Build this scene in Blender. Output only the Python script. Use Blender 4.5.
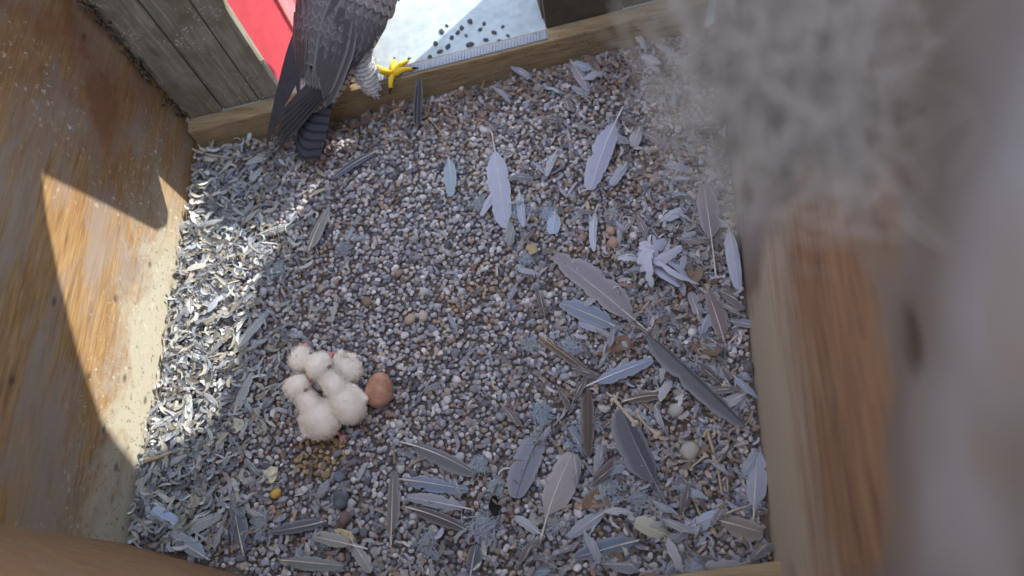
import bpy, bmesh, math, random
import numpy as np
from mathutils import Vector, Matrix, Quaternion

for o in list(bpy.data.objects):
    bpy.data.objects.remove(o, do_unlink=True)
SC = bpy.context.scene
COL = SC.collection
RND = random.Random(7)
NR = np.random.default_rng(11)

# ---------------------------------------------------------------- camera
FPX, CAMH = 720.0, 0.95
def _unit(v):
    v = np.array(v, float); return v / np.linalg.norm(v)
_Z = -_unit([110, 330, FPX])
_y = np.array([-40, -2090, FPX], float); _y -= (_y @ _Z) * _Z
_Y = _unit(_y); _X = np.cross(_Y, _Z)
RC = np.array([_X, _Y, _Z])                 # world axes in camera (right, down, forward) coordinates
cam_d = bpy.data.cameras.new('nest_camera')
cam_d.sensor_width = 36.0
cam_d.lens = 36.0 * FPX / 1024.0
cam_d.clip_start = 0.01
cam_d.dof.use_dof = True
cam_d.dof.focus_distance = 1.0
cam_d.dof.aperture_fstop = 2.4
cam = bpy.data.objects.new('nest_camera', cam_d)
COL.objects.link(cam)
_m = Matrix.Identity(4)
for i in range(3):
    _m[i][0] = RC[i, 0]; _m[i][1] = -RC[i, 1]; _m[i][2] = -RC[i, 2]
_m[2][3] = CAMH
cam.matrix_world = _m
SC.camera = cam

# ---------------------------------------------------------------- world, sun, exposure
world = bpy.data.worlds.new('sky'); SC.world = world
world.use_nodes = True
bg = world.node_tree.nodes['Background']
bg.inputs['Color'].default_value = (0.73, 0.83, 1.0, 1)
bg.inputs['Strength'].default_value = 1.0
SUN_EL = math.radians(32)
SUN_H = np.array([-0.68, -0.733])
sun_dir = Vector((SUN_H[0] * math.cos(SUN_EL), SUN_H[1] * math.cos(SUN_EL), -math.sin(SUN_EL)))
sun_d = bpy.data.lights.new('sun', 'SUN')
sun_d.energy = 2.6
sun_d.angle = math.radians(0.7)
sun_d.color = (1.0, 0.94, 0.82)
sun = bpy.data.objects.new('sun', sun_d); COL.objects.link(sun)
sun.rotation_euler = sun_dir.to_track_quat('-Z', 'Y').to_euler()
sun.location = (0.8, 2.2, 1.8)
SC.view_settings.view_transform = 'Standard'
SC.view_settings.look = 'None'
SC.view_settings.gamma = 1.0
SC.view_settings.use_curve_mapping = False
SC.view_settings.exposure = 1.6

# ---------------------------------------------------------------- helpers
def at(px, py, z=0.0):
    """the point at height z that the photograph shows at a pixel"""
    d = RC @ np.array([px - 512.0, py - 288.0, FPX])
    t = (z - CAMH) / d[2]
    return Vector((d[0] * t, d[1] * t, z))

def srgb(r, g, b):
    f = lambda c: (c / 12.92) if c <= 0.04045 else ((c + 0.055) / 1.055) ** 2.4
    return (f(r / 255), f(g / 255), f(b / 255), 1.0)

def mesh(name, verts, faces, smooth=True, uvs=None, cols=None):
    me = bpy.data.meshes.new(name)
    me.from_pydata([tuple(v) for v in verts], [], [tuple(f) for f in faces])
    if smooth and len(me.polygons):
        me.polygons.foreach_set('use_smooth', [True] * len(me.polygons))
    if uvs is not None:
        uv = me.uv_layers.new(name='UVMap')
        li = np.zeros(len(me.loops), np.int32); me.loops.foreach_get('vertex_index', li)
        uv.data.foreach_set('uv', np.asarray(uvs, np.float32)[li].ravel())
    if cols is not None:
        ca = me.color_attributes.new('tint', 'FLOAT_COLOR', 'POINT')
        ca.data.foreach_set('color', np.asarray(cols, np.float32).ravel())
    me.update()
    return me

def fast_mesh(name, V, F, cols=None, smooth=True):
    """numpy triangles or quads"""
    me = bpy.data.meshes.new(name)
    k = F.shape[1]
    me.vertices.add(len(V)); me.vertices.foreach_set('co', V.astype(np.float32).ravel())
    me.loops.add(F.size); me.loops.foreach_set('vertex_index', F.astype(np.int32).ravel())
    me.polygons.add(len(F))
    me.polygons.foreach_set('loop_start', np.arange(0, F.size, k, dtype=np.int32))
    me.polygons.foreach_set('loop_total', np.full(len(F), k, np.int32))
    me.polygons.foreach_set('use_smooth', np.full(len(F), smooth, bool))
    if cols is not None:
        ca = me.color_attributes.new('tint', 'FLOAT_COLOR', 'POINT')
        ca.data.foreach_set('color', cols.astype(np.float32).ravel())
    me.update(calc_edges=True)
    return me

def obj(name, me, mat=None, parent=None, loc=None, color=None):
    o = bpy.data.objects.new(name, me)
    COL.objects.link(o)
    if mat is not None and me is not None and len(me.materials) == 0:
        me.materials.append(mat)
    if parent is not None: o.parent = parent
    if loc is not None: o.location = loc
    if color is not None: o.color = color
    return o

def tag(o, label=None, cat=None, group=None, kind=None):
    if label: o['label'] = label
    if cat: o['category'] = cat
    if group: o['group'] = group
    if kind: o['kind'] = kind
    return o

def empty(name, label, cat, group=None, mat4=None):
    o = bpy.data.objects.new(name, None); COL.objects.link(o)
    o.empty_display_size = 0.01
    if mat4 is not None: o.matrix_world = mat4
    return tag(o, label, cat, group)

def prism(poly, d0, d1, origin, u, w):
    """polygon (s, z) on the plane origin + s*u + z*up, extruded along w from d0 to d1"""
    n = len(poly); V = []
    up = Vector((0, 0, 1))
    for d in (d0, d1):
        for s, z in poly: V.append(origin + u * s + up * z + w * d)
    F = [tuple(range(n))[::-1], tuple(range(n, 2 * n))]
    for i in range(n):
        j = (i + 1) % n
        F.append((i, j, n + j, n + i))
    return V, F

def prism_mesh(name, poly, d0, d1, origin, u, w, bevel=0.0015):
    V, F = prism(poly, d0, d1, origin, u, w)
    bm = bmesh.new()
    vs = [bm.verts.new(v) for v in V]
    for f in F: bm.faces.new([vs[i] for i in f])
    bmesh.ops.recalc_face_normals(bm, faces=bm.faces)
    if bevel:
        bmesh.ops.bevel(bm, geom=list(bm.edges), offset=bevel, segments=2, affect='EDGES', profile=0.6)
    me = bpy.data.meshes.new(name); bm.to_mesh(me); bm.free()
    return me

def box_mesh(name, lo, hi, bevel=0.002):
    poly = [(lo[0], lo[2]), (hi[0], lo[2]), (hi[0], hi[2]), (lo[0], hi[2])]
    return prism_mesh(name, poly, lo[1], hi[1], Vector((0, 0, 0)), Vector((1, 0, 0)), Vector((0, 1, 0)), bevel)

def tube(points, radii, sides=6, caps=True):
    """verts, faces of a tube along a polyline"""
    P = [Vector(p) for p in points]; n = len(P); V = []; F = []
    ref = None
    for i, p in enumerate(P):
        t = (P[min(i + 1, n - 1)] - P[max(i - 1, 0)]).normalized()
        if ref is None:
            ref = Vector((0, 0, 1)) if abs(t.z) < 0.9 else Vector((1, 0, 0))
        a = t.cross(ref).normalized(); b = a.cross(t).normalized(); ref = b
        r = radii[i] if hasattr(radii, '__len__') else radii
        for k in range(sides):
            th = 2 * math.pi * k / sides
            V.append(p + a * (r * math.cos(th)) + b * (r * math.sin(th)))
    for i in range(n - 1):
        for k in range(sides):
            k2 = (k + 1) % sides
            F.append((i * sides + k, i * sides + k2, (i + 1) * sides + k2, (i + 1) * sides + k))
    if caps:
        F.append(tuple(range(sides))[::-1]); F.append(tuple((n - 1) * sides + k for k in range(sides)))
    return V, F

def join(parts):
    V, F = [], []
    for v, f in parts:
        o = len(V); V += list(v); F += [tuple(i + o for i in q) for q in f]
    return V, F

def ellipsoid_into(bm, c, r, rot=None, sub=3):
    m = Matrix.Translation(Vector(c))
    if rot is not None: m = m @ rot.to_matrix().to_4x4()
    m = m @ Matrix.Diagonal((r[0], r[1], r[2], 1))
    bmesh.ops.create_icosphere(bm, subdivisions=sub, radius=1.0, matrix=m)

def chain_into(bm, pts, rad, steps=6):
    pts = [Vector(p) for p in pts]
    for i in range(len(pts) - 1):
        for k in range(steps + 1):
            t = k / steps
            c = pts[i].lerp(pts[i + 1], t); r = rad[i] * (1 - t) + rad[i + 1] * t
            ellipsoid_into(bm, c, (r, r, r), sub=2)

def fuse(name, bm, voxel=0.003, smooth=6):
    """one continuous surface from overlapping blobs"""
    me = bpy.data.meshes.new(name + '_src'); bm.to_mesh(me); bm.free()
    o = bpy.data.objects.new('fuse_tmp', me); COL.objects.link(o)
    r = o.modifiers.new('r', 'REMESH'); r.mode = 'VOXEL'; r.voxel_size = voxel; r.use_smooth_shade = True
    s = o.modifiers.new('s', 'SMOOTH'); s.factor = 0.5; s.iterations = smooth
    dg = bpy.context.evaluated_depsgraph_get()
    out = bpy.data.meshes.new_from_object(o.evaluated_get(dg))
    out.name = name
    bpy.data.objects.remove(o, do_unlink=True); bpy.data.meshes.remove(me)
    out.polygons.foreach_set('use_smooth', [True] * len(out.polygons))
    return out

# ---------------------------------------------------------------- materials
class NT:
    def __init__(self, name, rough=0.8, spec=0.2):
        self.m = bpy.data.materials.new(name); self.m.use_nodes = True
        self.t = self.m.node_tree; self.n = self.t.nodes; self.l = self.t.links
        self.b = self.n['Principled BSDF']
        self.b.inputs['Roughness'].default_value = rough
        self.b.inputs['Specular IOR Level'].default_value = spec
    def new(self, typ, **kw):
        n = self.n.new(typ)
        for k, v in kw.items(): setattr(n, k, v)
        return n
    def link(self, a, b): self.l.new(a, b)
    def coords(self, scale=(1, 1, 1), rot=(0, 0, 0), kind='Object', loc=(0, 0, 0)):
        c = self.new('ShaderNodeTexCoord'); mp = self.new('ShaderNodeMapping')
        mp.inputs['Scale'].default_value = scale; mp.inputs['Rotation'].default_value = rot
        mp.inputs['Location'].default_value = loc
        self.link(c.outputs[kind], mp.inputs['Vector']); return mp.outputs['Vector']
    def noise(self, vec, scale, detail=4, rough=0.55, dist=0.0):
        n = self.new('ShaderNodeTexNoise'); n.inputs['Scale'].default_value = scale
        n.inputs['Detail'].default_value = detail; n.inputs['Roughness'].default_value = rough
        n.inputs['Distortion'].default_value = dist
        self.link(vec, n.inputs['Vector']); return n.outputs['Fac']
    def voro(self, vec, scale, feature='F1'):
        n = self.new('ShaderNodeTexVoronoi', feature=feature); n.inputs['Scale'].default_value = scale
        self.link(vec, n.inputs['Vector']); return n.outputs['Distance']
    def ramp(self, fac, stops, interp='LINEAR'):
        r = self.new('ShaderNodeValToRGB'); r.color_ramp.interpolation = interp
        e = r.color_ramp.elements
        while len(e) < len(stops): e.new(0.5)
        for i, (p, c) in enumerate(stops):
            e[i].position = p
            e[i].color = c if len(c) == 4 else (*c, 1)
        self.link(fac, r.inputs['Fac']); return r.outputs['Color']
    def mix(self, fac, a, b, mode='MIX'):
        m = self.new('ShaderNodeMix', data_type='RGBA', blend_type=mode)
        if isinstance(fac, (int, float)): m.inputs[0].default_value = fac
        else: self.link(fac, m.inputs[0])
        for s, v in ((m.inputs[6], a), (m.inputs[7], b)):
            if isinstance(v, tuple): s.default_value = v
            else: self.link(v, s)
        return m.outputs[2]
    def math(self, op, a, b=0.0, clamp=False):
        m = self.new('ShaderNodeMath', operation=op); m.use_clamp = clamp
        for s, v in ((m.inputs[0], a), (m.inputs[1], b)):
            if isinstance(v, (int, float)): s.default_value = v
            else: self.link(v, s)
        return m.outputs[0]
    def sep(self, vec):
        s = self.new('ShaderNodeSeparateXYZ'); self.link(vec, s.inputs[0]); return s.outputs
    def range(self, v, a, b):
        m = self.new('ShaderNodeMapRange'); m.clamp = True
        m.inputs[1].default_value = a; m.inputs[2].default_value = b
        self.link(v, m.inputs[0]); return m.outputs[0]
    def color(self, c):
        if isinstance(c, tuple): self.b.inputs['Base Color'].default_value = c
        else: self.link(c, self.b.inputs['Base Color'])
        return self
    def bump(self, h, strength=0.3, dist=0.002):
        b = self.new('ShaderNodeBump'); b.inputs['Strength'].default_value = strength
        b.inputs['Distance'].default_value = dist
        self.link(h, b.inputs['Height']); self.link(b.outputs[0], self.b.inputs['Normal']); return self

BW = lambda v: (v, v, v, 1)

def mat_plywood():
    t = NT('plywood_wall', 0.75, 0.15)
    v = t.coords(); x, y, z = t.sep(v)[:3]
    g = t.coords(scale=(1, 2.2, 26), rot=(0.16, 0, 0))
    grain = t.noise(g, 6, 5, 0.6, 0.6)
    fine = t.noise(t.coords(scale=(1, 4, 90), rot=(0.16, 0, 0)), 6, 3, 0.6)
    c = t.ramp(grain, [(0.25, srgb(124, 94, 62)), (0.42, srgb(154, 122, 84)), (0.55, srgb(172, 140, 98)), (0.72, srgb(182, 154, 114))])
    c = t.mix(t.ramp(fine, [(0.42, BW(0)), (0.6, BW(0.4))]), c, srgb(112, 86, 62))
    # grey weathered smears
    sm = t.noise(t.coords(scale=(1, 2.0, 7), rot=(0.3, 0, 0)), 2.6, 5, 0.6, 1.2)
    c = t.mix(t.ramp(sm, [(0.44, BW(0)), (0.62, BW(0.75))]), c, srgb(150, 142, 136))
    # pale dried whitewash low on the wall
    n2 = t.noise(t.coords(scale=(1, 1, 1.6)), 6, 6, 0.7, 0.6)
    low = t.math('ADD', t.range(z, 0.24, 0.0), t.math('MULTIPLY', t.math('SUBTRACT', n2, 0.5), 2.2))
    low = t.math('MULTIPLY', t.ramp(low, [(0.40, BW(0)), (0.85, BW(0.85))]), t.range(y, 0.66, 0.5))
    c = t.mix(low, c, srgb(184, 182, 168))
    # rust brown stain in the upper back part
    up = t.math('MULTIPLY', t.range(y, 0.44, 0.62), t.range(z, 0.04, 0.22))
    up = t.math('MULTIPLY', up, t.ramp(t.noise(v, 8, 5, 0.6), [(0.36, BW(0)), (0.6, BW(0.85))]))
    c = t.mix(up, c, srgb(126, 86, 64))
    # dark splashes and knots
    sp = t.voro(t.coords(scale=(1, 1.0, 1.6)), 15)
    spn = t.noise(v, 5, 2)
    sp = t.math('MULTIPLY', t.ramp(sp, [(0.05, BW(1)), (0.13, BW(0))]), t.ramp(spn, [(0.48, BW(0)), (0.54, BW(0.8))]))
    c = t.mix(sp, c, srgb(84, 74, 70))
    f1 = t.noise(t.coords(loc=(2, 3, 1)), 110, 4, 0.7)
    sp2 = t.math('MULTIPLY', t.ramp(f1, [(0.60, BW(0)), (0.66, BW(0.8))]), t.ramp(t.noise(v, 6, 3), [(0.46, BW(0)), (0.60, BW(1))]))
    c = t.mix(sp2, c, srgb(204, 200, 190))
    f2 = t.noise(t.coords(loc=(5, 1, 9)), 130, 4, 0.7)
    sp3 = t.math('MULTIPLY', t.ramp(f2, [(0.58, BW(0)), (0.64, BW(0.75))]), t.range(z, 0.22, 0.08))
    c = t.mix(sp3, c, srgb(116, 110, 98))
    t.color(c).bump(t.math('ADD', grain, fine), 0.25, 0.001)
    return t.m

def mat_rightwall():
    t = NT('brown_timber_wall', 0.7, 0.15)
    v = t.coords(); x, y, z = t.sep(v)[:3]
    grain = t.noise(t.coords(scale=(1, 2.0, 30), rot=(-0.05, 0, 0)), 5, 5, 0.62, 0.8)
    c = t.ramp(grain, [(0.3, srgb(110, 84, 68)), (0.45, srgb(142, 110, 86)), (0.6, srgb(156, 126, 100)), (0.75, srgb(162, 138, 114))])
    st = t.noise(t.coords(scale=(1, 1.6, 16)), 4, 4, 0.6, 1.5)
    c = t.mix(t.ramp(st, [(0.56, BW(0)), (0.64, BW(0.6))]), c, srgb(96, 74, 66))
    n2 = t.noise(t.coords(scale=(1, 1, 6)), 8, 5, 0.6)
    # bleached foot of the wall
    low = t.math('ADD', t.range(z, 0.34, 0.06), t.math('MULTIPLY', t.math('SUBTRACT', n2, 0.5), 0.8))
    c = t.mix(t.ramp(low, [(0.2, BW(0)), (0.7, BW(0.8))]), c, srgb(188, 178, 162))
    # grey haze of the dirty camera dome, painted into the upper wall colour
    n3 = t.noise(v, 7, 4, 0.55, 0.4)
    up = t.math('ADD', t.range(z, 0.38, 0.50), t.math('MULTIPLY', t.math('SUBTRACT', n3, 0.5), 1.3))
    up = t.math('ADD', up, t.math('MULTIPLY', t.range(y, 0.32, 0.44), 0.7))
    up = t.math('ADD', up, t.math('MULTIPLY', t.range(y, 0.14, 0.03), 0.45))
    hazec = t.ramp(t.noise(v, 5, 2, 0.5), [(0.34, srgb(108, 98, 92)), (0.5, srgb(132, 124, 122)), (0.66, srgb(152, 148, 150))])
    hazec = t.mix(t.ramp(t.noise(t.coords(loc=(3, 1, 2)), 6, 2), [(0.54, BW(0)), (0.70, BW(0.7))]), hazec, srgb(136, 114, 92))
    hazec = t.mix(t.ramp(t.noise(t.coords(loc=(8, 4, 6), scale=(1, 1, 2)), 8, 2), [(0.64, BW(0)), (0.74, BW(0.8))]), hazec, srgb(70, 60, 54))
    c = t.mix(t.ramp(up, [(0.35, BW(0)), (0.62, BW(0.95))]), c, hazec)
    t.color(c).bump(grain, 0.3, 0.001)
    return t.m

def mat_board(name, cols, scale=(30, 30, 2), speck=None, rough=0.8, stain=None, rot=(0, 0, 0), warp=0.6):
    t = NT(name, rough, 0.15)
    v = t.coords()
    g = t.noise(t.coords(scale=scale, rot=rot), 5, 5, 0.62, warp)
    k = len(cols)
    c = t.ramp(g, [(0.28 + 0.45 * i / (k - 1), srgb(*q)) for i, q in enumerate(cols)])
    if stain:
        c = t.mix(t.ramp(t.noise(v, 14, 5, 0.65, 0.8), [(0.48, BW(0)), (0.66, BW(0.75))]), c, srgb(*stain))
    if speck:
        s = t.math('MULTIPLY', t.ramp(t.voro(v, 130), [(0.14, BW(0.85)), (0.26, BW(0))]), t.ramp(t.noise(v, 12, 3), [(0.45, BW(0)), (0.58, BW(1))]))
        c = t.mix(s, c, srgb(*speck))
    t.color(c).bump(g, 0.35, 0.0012)
    return t.m

def mat_plain(name, col, rough=0.8, var=0.25, scale=60, bump=0.0, spec=0.2):
    t = NT(name, rough, spec)
    n = t.noise(t.coords(), scale, 4, 0.6)
    a = tuple(c * (1 - var) for c in col[:3]) + (1,); b = tuple(min(1, c * (1 + var)) for c in col[:3]) + (1,)
    t.color(t.ramp(n, [(0.3, a), (0.7, b)]))
    if bump: t.bump(n, bump, 0.001)
    return t.m

def mat_tint(name, rough=0.85, use_attr=True, var=0.18, scale=300):
    """colour from the piece itself: its own tint attribute, or the object's colour"""
    t = NT(name, rough, 0.2)
    if use_attr:
        a = t.new('ShaderNodeAttribute'); a.attribute_name = 'tint'; src = a.outputs['Color']
    else:
        a = t.new('ShaderNodeObjectInfo'); src = a.outputs['Color']
    n = t.noise(t.coords(kind='Object'), scale, 3, 0.6)
    m = t.ramp(n, [(0.3, BW(1 - var)), (0.7, BW(1.0 + var))])
    t.color(t.mix(1.0, src, m, 'MULTIPLY'))
    return t.m

def mat_feather():
    t = NT('feather_vane', 0.8, 0.15)
    a = t.new('ShaderNodeObjectInfo')
    uv = t.new('ShaderNodeTexCoord')
    s = t.sep(uv.outputs['UV'])
    u, v = s[0], s[1]
    ph = t.math('ADD', t.math('MULTIPLY', u, 150.0), t.math('MULTIPLY', v, -30.0))
    w = t.math('ADD', t.math('MULTIPLY', t.math('SINE', ph), 0.5), 0.5)
    n = t.noise(t.coords(kind='UV', scale=(14, 4, 1)), 2.0, 4, 0.6)
    f = t.math('ADD', t.math('MULTIPLY', w, 0.35), t.math('MULTIPLY', n, 0.65))
    c = t.mix(1.0, a.outputs['Color'], t.ramp(f, [(0.2, BW(0.74)), (0.5, BW(0.98)), (0.8, BW(1.15))]), 'MULTIPLY')
    # paler towards the edge of the vane
    c = t.mix(t.ramp(v, [(0.6, BW(0)), (1.0, BW(0.30))]), c, srgb(190, 188, 192))
    t.color(c)
    t.b.inputs['Subsurface Weight'].default_value = 0.0
    return t.m

M = {}
M['ply'] = mat_plywood()
M['right'] = mat_rightwall()
M['weathered'] = mat_board('weathered_grey_board', [(104, 100, 90), (126, 122, 110), (142, 138, 126), (156, 152, 142)], (34, 34, 2.5), (190, 188, 176), 0.85, (104, 92, 74))
M['sill'] = mat_board('pale_sill_wood', [(112, 94, 70), (142, 122, 94), (158, 140, 110), (168, 152, 126)], (2.2, 20, 40), (110, 90, 70), 0.8, (140, 128, 106))
M['front'] = mat_board('front_board_wood', [(112, 84, 62), (142, 110, 82), (160, 126, 96), (170, 144, 118)], (2.0, 20, 36), (180, 170, 150), 0.75, (140, 120, 96))
M['red'] = mat_plain('red_painted_board', srgb(196, 72, 82), 0.55, 0.12, 40, 0.1)
M['redworn'] = mat_plain('worn_red_edge', srgb(214, 132, 134), 0.7, 0.2, 90)
M['darkpanel'] = mat_plain('dark_weathered_board', srgb(84, 76, 66), 0.85, 0.25, 30, 0.2)
M['ledge'] = mat_plain('white_painted_ledge', srgb(160, 174, 182), 0.6, 0.16, 50)
M['metal'] = mat_plain('zinc_strip', srgb(140, 146, 158), 0.45, 0.1, 80, spec=0.5)
M['soil'] = mat_board('nest_grit', [(62, 56, 54), (92, 86, 84), (112, 104, 100), (126, 112, 100)], (60, 60, 60), (150, 148, 150), 0.95, (104, 78, 60))
M['tint'] = mat_tint('piece_tint_attribute', 0.9, True)
M['tint_obj'] = mat_tint('piece_tint_object', 0.9, False)
M['feather'] = mat_feather()
M['quill'] = mat_tint('feather_quill', 0.5, False, 0.08, 100)
M['bone'] = mat_plain('dry_bone', srgb(186, 172, 152), 0.7, 0.15, 120)
M['straw'] = mat_plain('dry_straw', srgb(178, 160, 132), 0.8, 0.15, 100)
M['down'] = mat_plain('chick_down', srgb(240, 230, 220), 0.95, 0.06, 120, spec=0.05)
M['chickskin'] = mat_plain('pink_chick_skin', srgb(206, 140, 138), 0.6, 0.1, 150)
M['black'] = mat_plain('black_horn', srgb(26, 24, 26), 0.4, 0.1, 100, spec=0.4)
M['yellow'] = mat_plain('yellow_scaled_skin', srgb(226, 190, 50), 0.55, 0.15, 300, 0.3)
M['beak'] = mat_plain('blue_grey_beak', srgb(86, 92, 104), 0.4, 0.15, 100, spec=0.4)
M['veil'] = mat_plain('dome_haze_fibre', srgb(150, 142, 136), 0.95, 0.1, 60, spec=0.0)
M['pellet'] = mat_plain('grey_felted_pellet', srgb(98, 100, 108), 0.95, 0.35, 160, 0.6)

# ---------------------------------------------------------------- the box
XL, XR = -0.665, 0.200
B0 = Vector((-0.664, 0.735, 0)); BU = Vector((0.854, 0.163, 0)).normalized(); BN = Vector((-BU.y, BU.x, 0))
def bx(s, off=0.0, z=0.0): return B0 + BU * s + BN * off + Vector((0, 0, z))
def sx(x): return (x - B0.x) / BU.x          # distance along the back wall of a world x
F0 = Vector((-0.665, 0.098, 0)); FU = Vector((0.865, -0.226, 0)).normalized(); FN = Vector((FU.y, -FU.x, 0))
if FN.y > 0: FN = -FN
def back_y(x): return B0.y + (x - B0.x) * BU.y / BU.x
def front_y(x): return F0.y + (x - F0.x) * FU.y / FU.x

def ground(x, y):
    """height of the nest surface"""
    s = min(1, max(0, (-0.57 - x) / 0.09)); s = s * s * (3 - 2 * s)
    f = min(1, max(0, (0.35 - y) / 0.3))
    h = s * (0.010 + 0.022 * f)
    h += 0.0030 * math.sin(x * 21 + 1.3) * math.sin(y * 17 + 0.4) + 0.0018 * math.sin(x * 47 + y * 31)
    r = math.hypot(x + 0.36, (y - 0.30)) / 0.16          # shallow scrape around the chicks
    h -= 0.006 * max(0, 1 - r * r)
    return h

# floor: soil surface with its own relief
nx, ny = 90, 90
V = []; F = []
for j in range(ny + 1):
    for i in range(nx + 1):
        x = XL - 0.02 + (XR - XL + 0.05) * i / nx
        y0, y1 = front_y(x), back_y(x) + 0.004
        y = y0 + (y1 - y0) * j / ny
        V.append((x, y, ground(x, y) - 0.004))
for j in range(ny):
    for i in range(nx):
        a = j * (nx + 1) + i
        F.append((a, a + 1, a + nx + 2, a + nx + 1))
tag(obj('floor', mesh('floor', V, F), M['soil']), 'dark gritty nest floor under the gravel', kind='structure')

def wall_x(y, side): return (-0.640 - 0.045 * y) if side < 0 else (0.1816 + 0.0404 * y)
def side_wall(name, side, y0, y1, mat, label):
    a = Vector((wall_x(y0, side), y0, 0)); b = Vector((wall_x(y1, side), y1, 0)); u = (b - a).normalized(); w = Vector((side * u.y, -side * u.x, 0))
    tag(obj(name, prism_mesh(name, [(0, -0.03), ((b - a).length, -0.03), ((b - a).length, 1.16), (0, 1.16)], 0, 0.025, a, u, w), mat), label, kind='structure')
side_wall('wall_left', -1, -0.05, 0.80, M['ply'], 'stained plywood side wall with a sunlit patch')
side_wall('wall_right', 1, -0.25, 0.97, M['right'], 'brown timber side wall close to the camera, with grey dome haze painted higher up')
LF = 0.90
tag(obj('wall_front', prism_mesh('wall_front', [(-0.03, -0.03), (LF + 0.02, -0.03), (LF + 0.02, 0.72), (-0.03, 0.72)], 0, 0.022, F0, FU, FN), M['front']), 'brown wooden board closing the near side of the nest box', kind='structure')
# low batten in the near right corner
a0 = at(655, 577, 0.03); a1 = at(775, 561, 0.03)
bu = (a1 - a0); bu.z = 0; bu.normalize(); bn = Vector((bu.y, -bu.x, 0))
if bn.y > 0: bn = -bn
o_ = Vector((a1.x, a1.y, 0)) + bu * ((XR - a1.x) / bu.x)
tag(obj('trim_2', prism_mesh('batten', [(-0.55, -0.02), (0.0, -0.02), (0.0, 0.03), (-0.55, 0.03)], 0, 0.03, o_, bu, bn, 0.003), M['sill']), 'narrow pale wooden batten along the near right edge', kind='structure')

# sill under the entrance
SL = sx(XR)
SILL_H = 0.056
tag(obj('trim_1', prism_mesh('sill', [(0, -0.02), (SL, -0.02), (SL, SILL_H), (0, SILL_H)], 0.0, 0.028, B0, BU, BN, 0.003), M['sill']), 'pale wooden threshold board under the entrance hole', kind='structure')
# zinc strip with cross ribs on the outer edge of the sill
s0, s1 = sx(-0.36), sx(-0.06)
P = [prism([(s0, SILL_H), (s1, SILL_H), (s1, SILL_H + 0.003), (s0, SILL_H + 0.003)], 0.004, 0.022, B0, BU, BN)]
ob = tag(empty('metal_strip', 'grey ribbed metal strip lying along the threshold', 'metal strip'))
obj('plate', mesh('plate', *P[0], smooth=False), M['metal'], ob)
R_ = []
for i in range(58):
    s = s0 + 0.004 + (s1 - s0 - 0.008) * i / 57
    a, b = bx(s, 0.005, SILL_H + 0.003), bx(s + 0.003, 0.021, SILL_H + 0.003)
    R_.append(tube([a, b], 0.0010, 4))
rb = obj('ribs', mesh('ribs', *join(R_)), M['metal'], ob); rb['kind'] = 'stuff'

# back wall: vertical weathered boards left of the opening, lintel boards above, panel on the right
WB = tag(bpy.data.objects.new('wall_back', None), 'weathered grey boarded wall around the entrance hole', kind='structure'); COL.objects.link(WB)
OFF0, OFF1 = 0.030, 0.052
jl0, jl1 = sx(-0.503), sx(-0.343)            # upper left edge leans, cut to shape the sun patch
edges = [0.0, 0.062, 0.124]
ZB = SILL_H - 0.0035
def board(poly, mat=M['weathered'], d0=OFF0, d1=OFF1, name='board', bevel=0.002):
    return obj(name, prism_mesh(name, poly, d0, d1, B0, BU, BN, bevel), mat, WB)
board([(0.0, ZB), (0.0605, ZB), (0.0605, 1.16), (0.0, 1.16)])
board([(0.0625, ZB), (0.1235, ZB), (0.1235, 1.16), (0.0625, 1.16)], d0=OFF0 + 0.002)
board([(0.1255, ZB), (jl0, ZB), (jl0, 0.258), (sx(-0.425), 0.268), (sx(-0.40), 0.31), (sx(-0.374), 0.447), (jl1, 0.595), (sx(-0.267), 0.632), (sx(-0.182), 0.661), (sx(-0.182), 1.16), (0.1255, 1.16)], d0=OFF0 + 0.001)
jr = sx(-0.060)
board([(sx(-0.180), 0.661), (sx(-0.096), 0.682), (sx(-0.011), 0.688), (sx(0.035), 0.645), (jr + 0.13, 0.575), (jr + 0.13, 1.16), (sx(-0.180), 1.16)])
board([(jr + 0.002, ZB), (jr + 0.13, ZB), (jr + 0.13, 0.57), (jr + 0.002, 0.44)], M['darkpanel'])  # sloping top shaped to let the sun past
board([(jr + 0.132, ZB), (SL, ZB), (SL, 1.16), (jr + 0.132, 1.16)], M['darkpanel'], OFF0 + 0.002)

# outside: ledge and the cheeks of the porch
tag(obj('ledge', prism_mesh('ledge', [(-0.15, -0.05), (SL + 0.1, -0.05), (SL + 0.1, SILL_H - 0.004), (-0.15, SILL_H - 0.004)], 0.029, 0.55, B0, BU, BN), M['ledge']), 'white painted ledge outside the entrance, spotted with dirt', kind='structure')
# the red board is splayed a little towards the opening
PJ = bx(jl0 - 0.002, 0.053); _e = at(312, 0, SILL_H); PU = Vector((_e.x - PJ.x, _e.y - PJ.y, 0)).normalized(); PW = Vector((-PU.y, PU.x, 0))
pc = tag(obj('wall_porch_left', prism_mesh('porch_left', [(0, SILL_H - 0.003), (0.30, SILL_H - 0.003), (0.30, 0.62), (0, 0.62)], 0, 0.02, PJ, PU, PW), M['red']), 'red painted board beside the entrance', kind='structure')
obj('worn_edge', prism_mesh('worn_edge', [(0.10, SILL_H - 0.002), (0.135, SILL_H - 0.002), (0.135, 0.60), (0.10, 0.60)], -0.004, 0.002, PJ, PU, PW), M['redworn'], pc)
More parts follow.
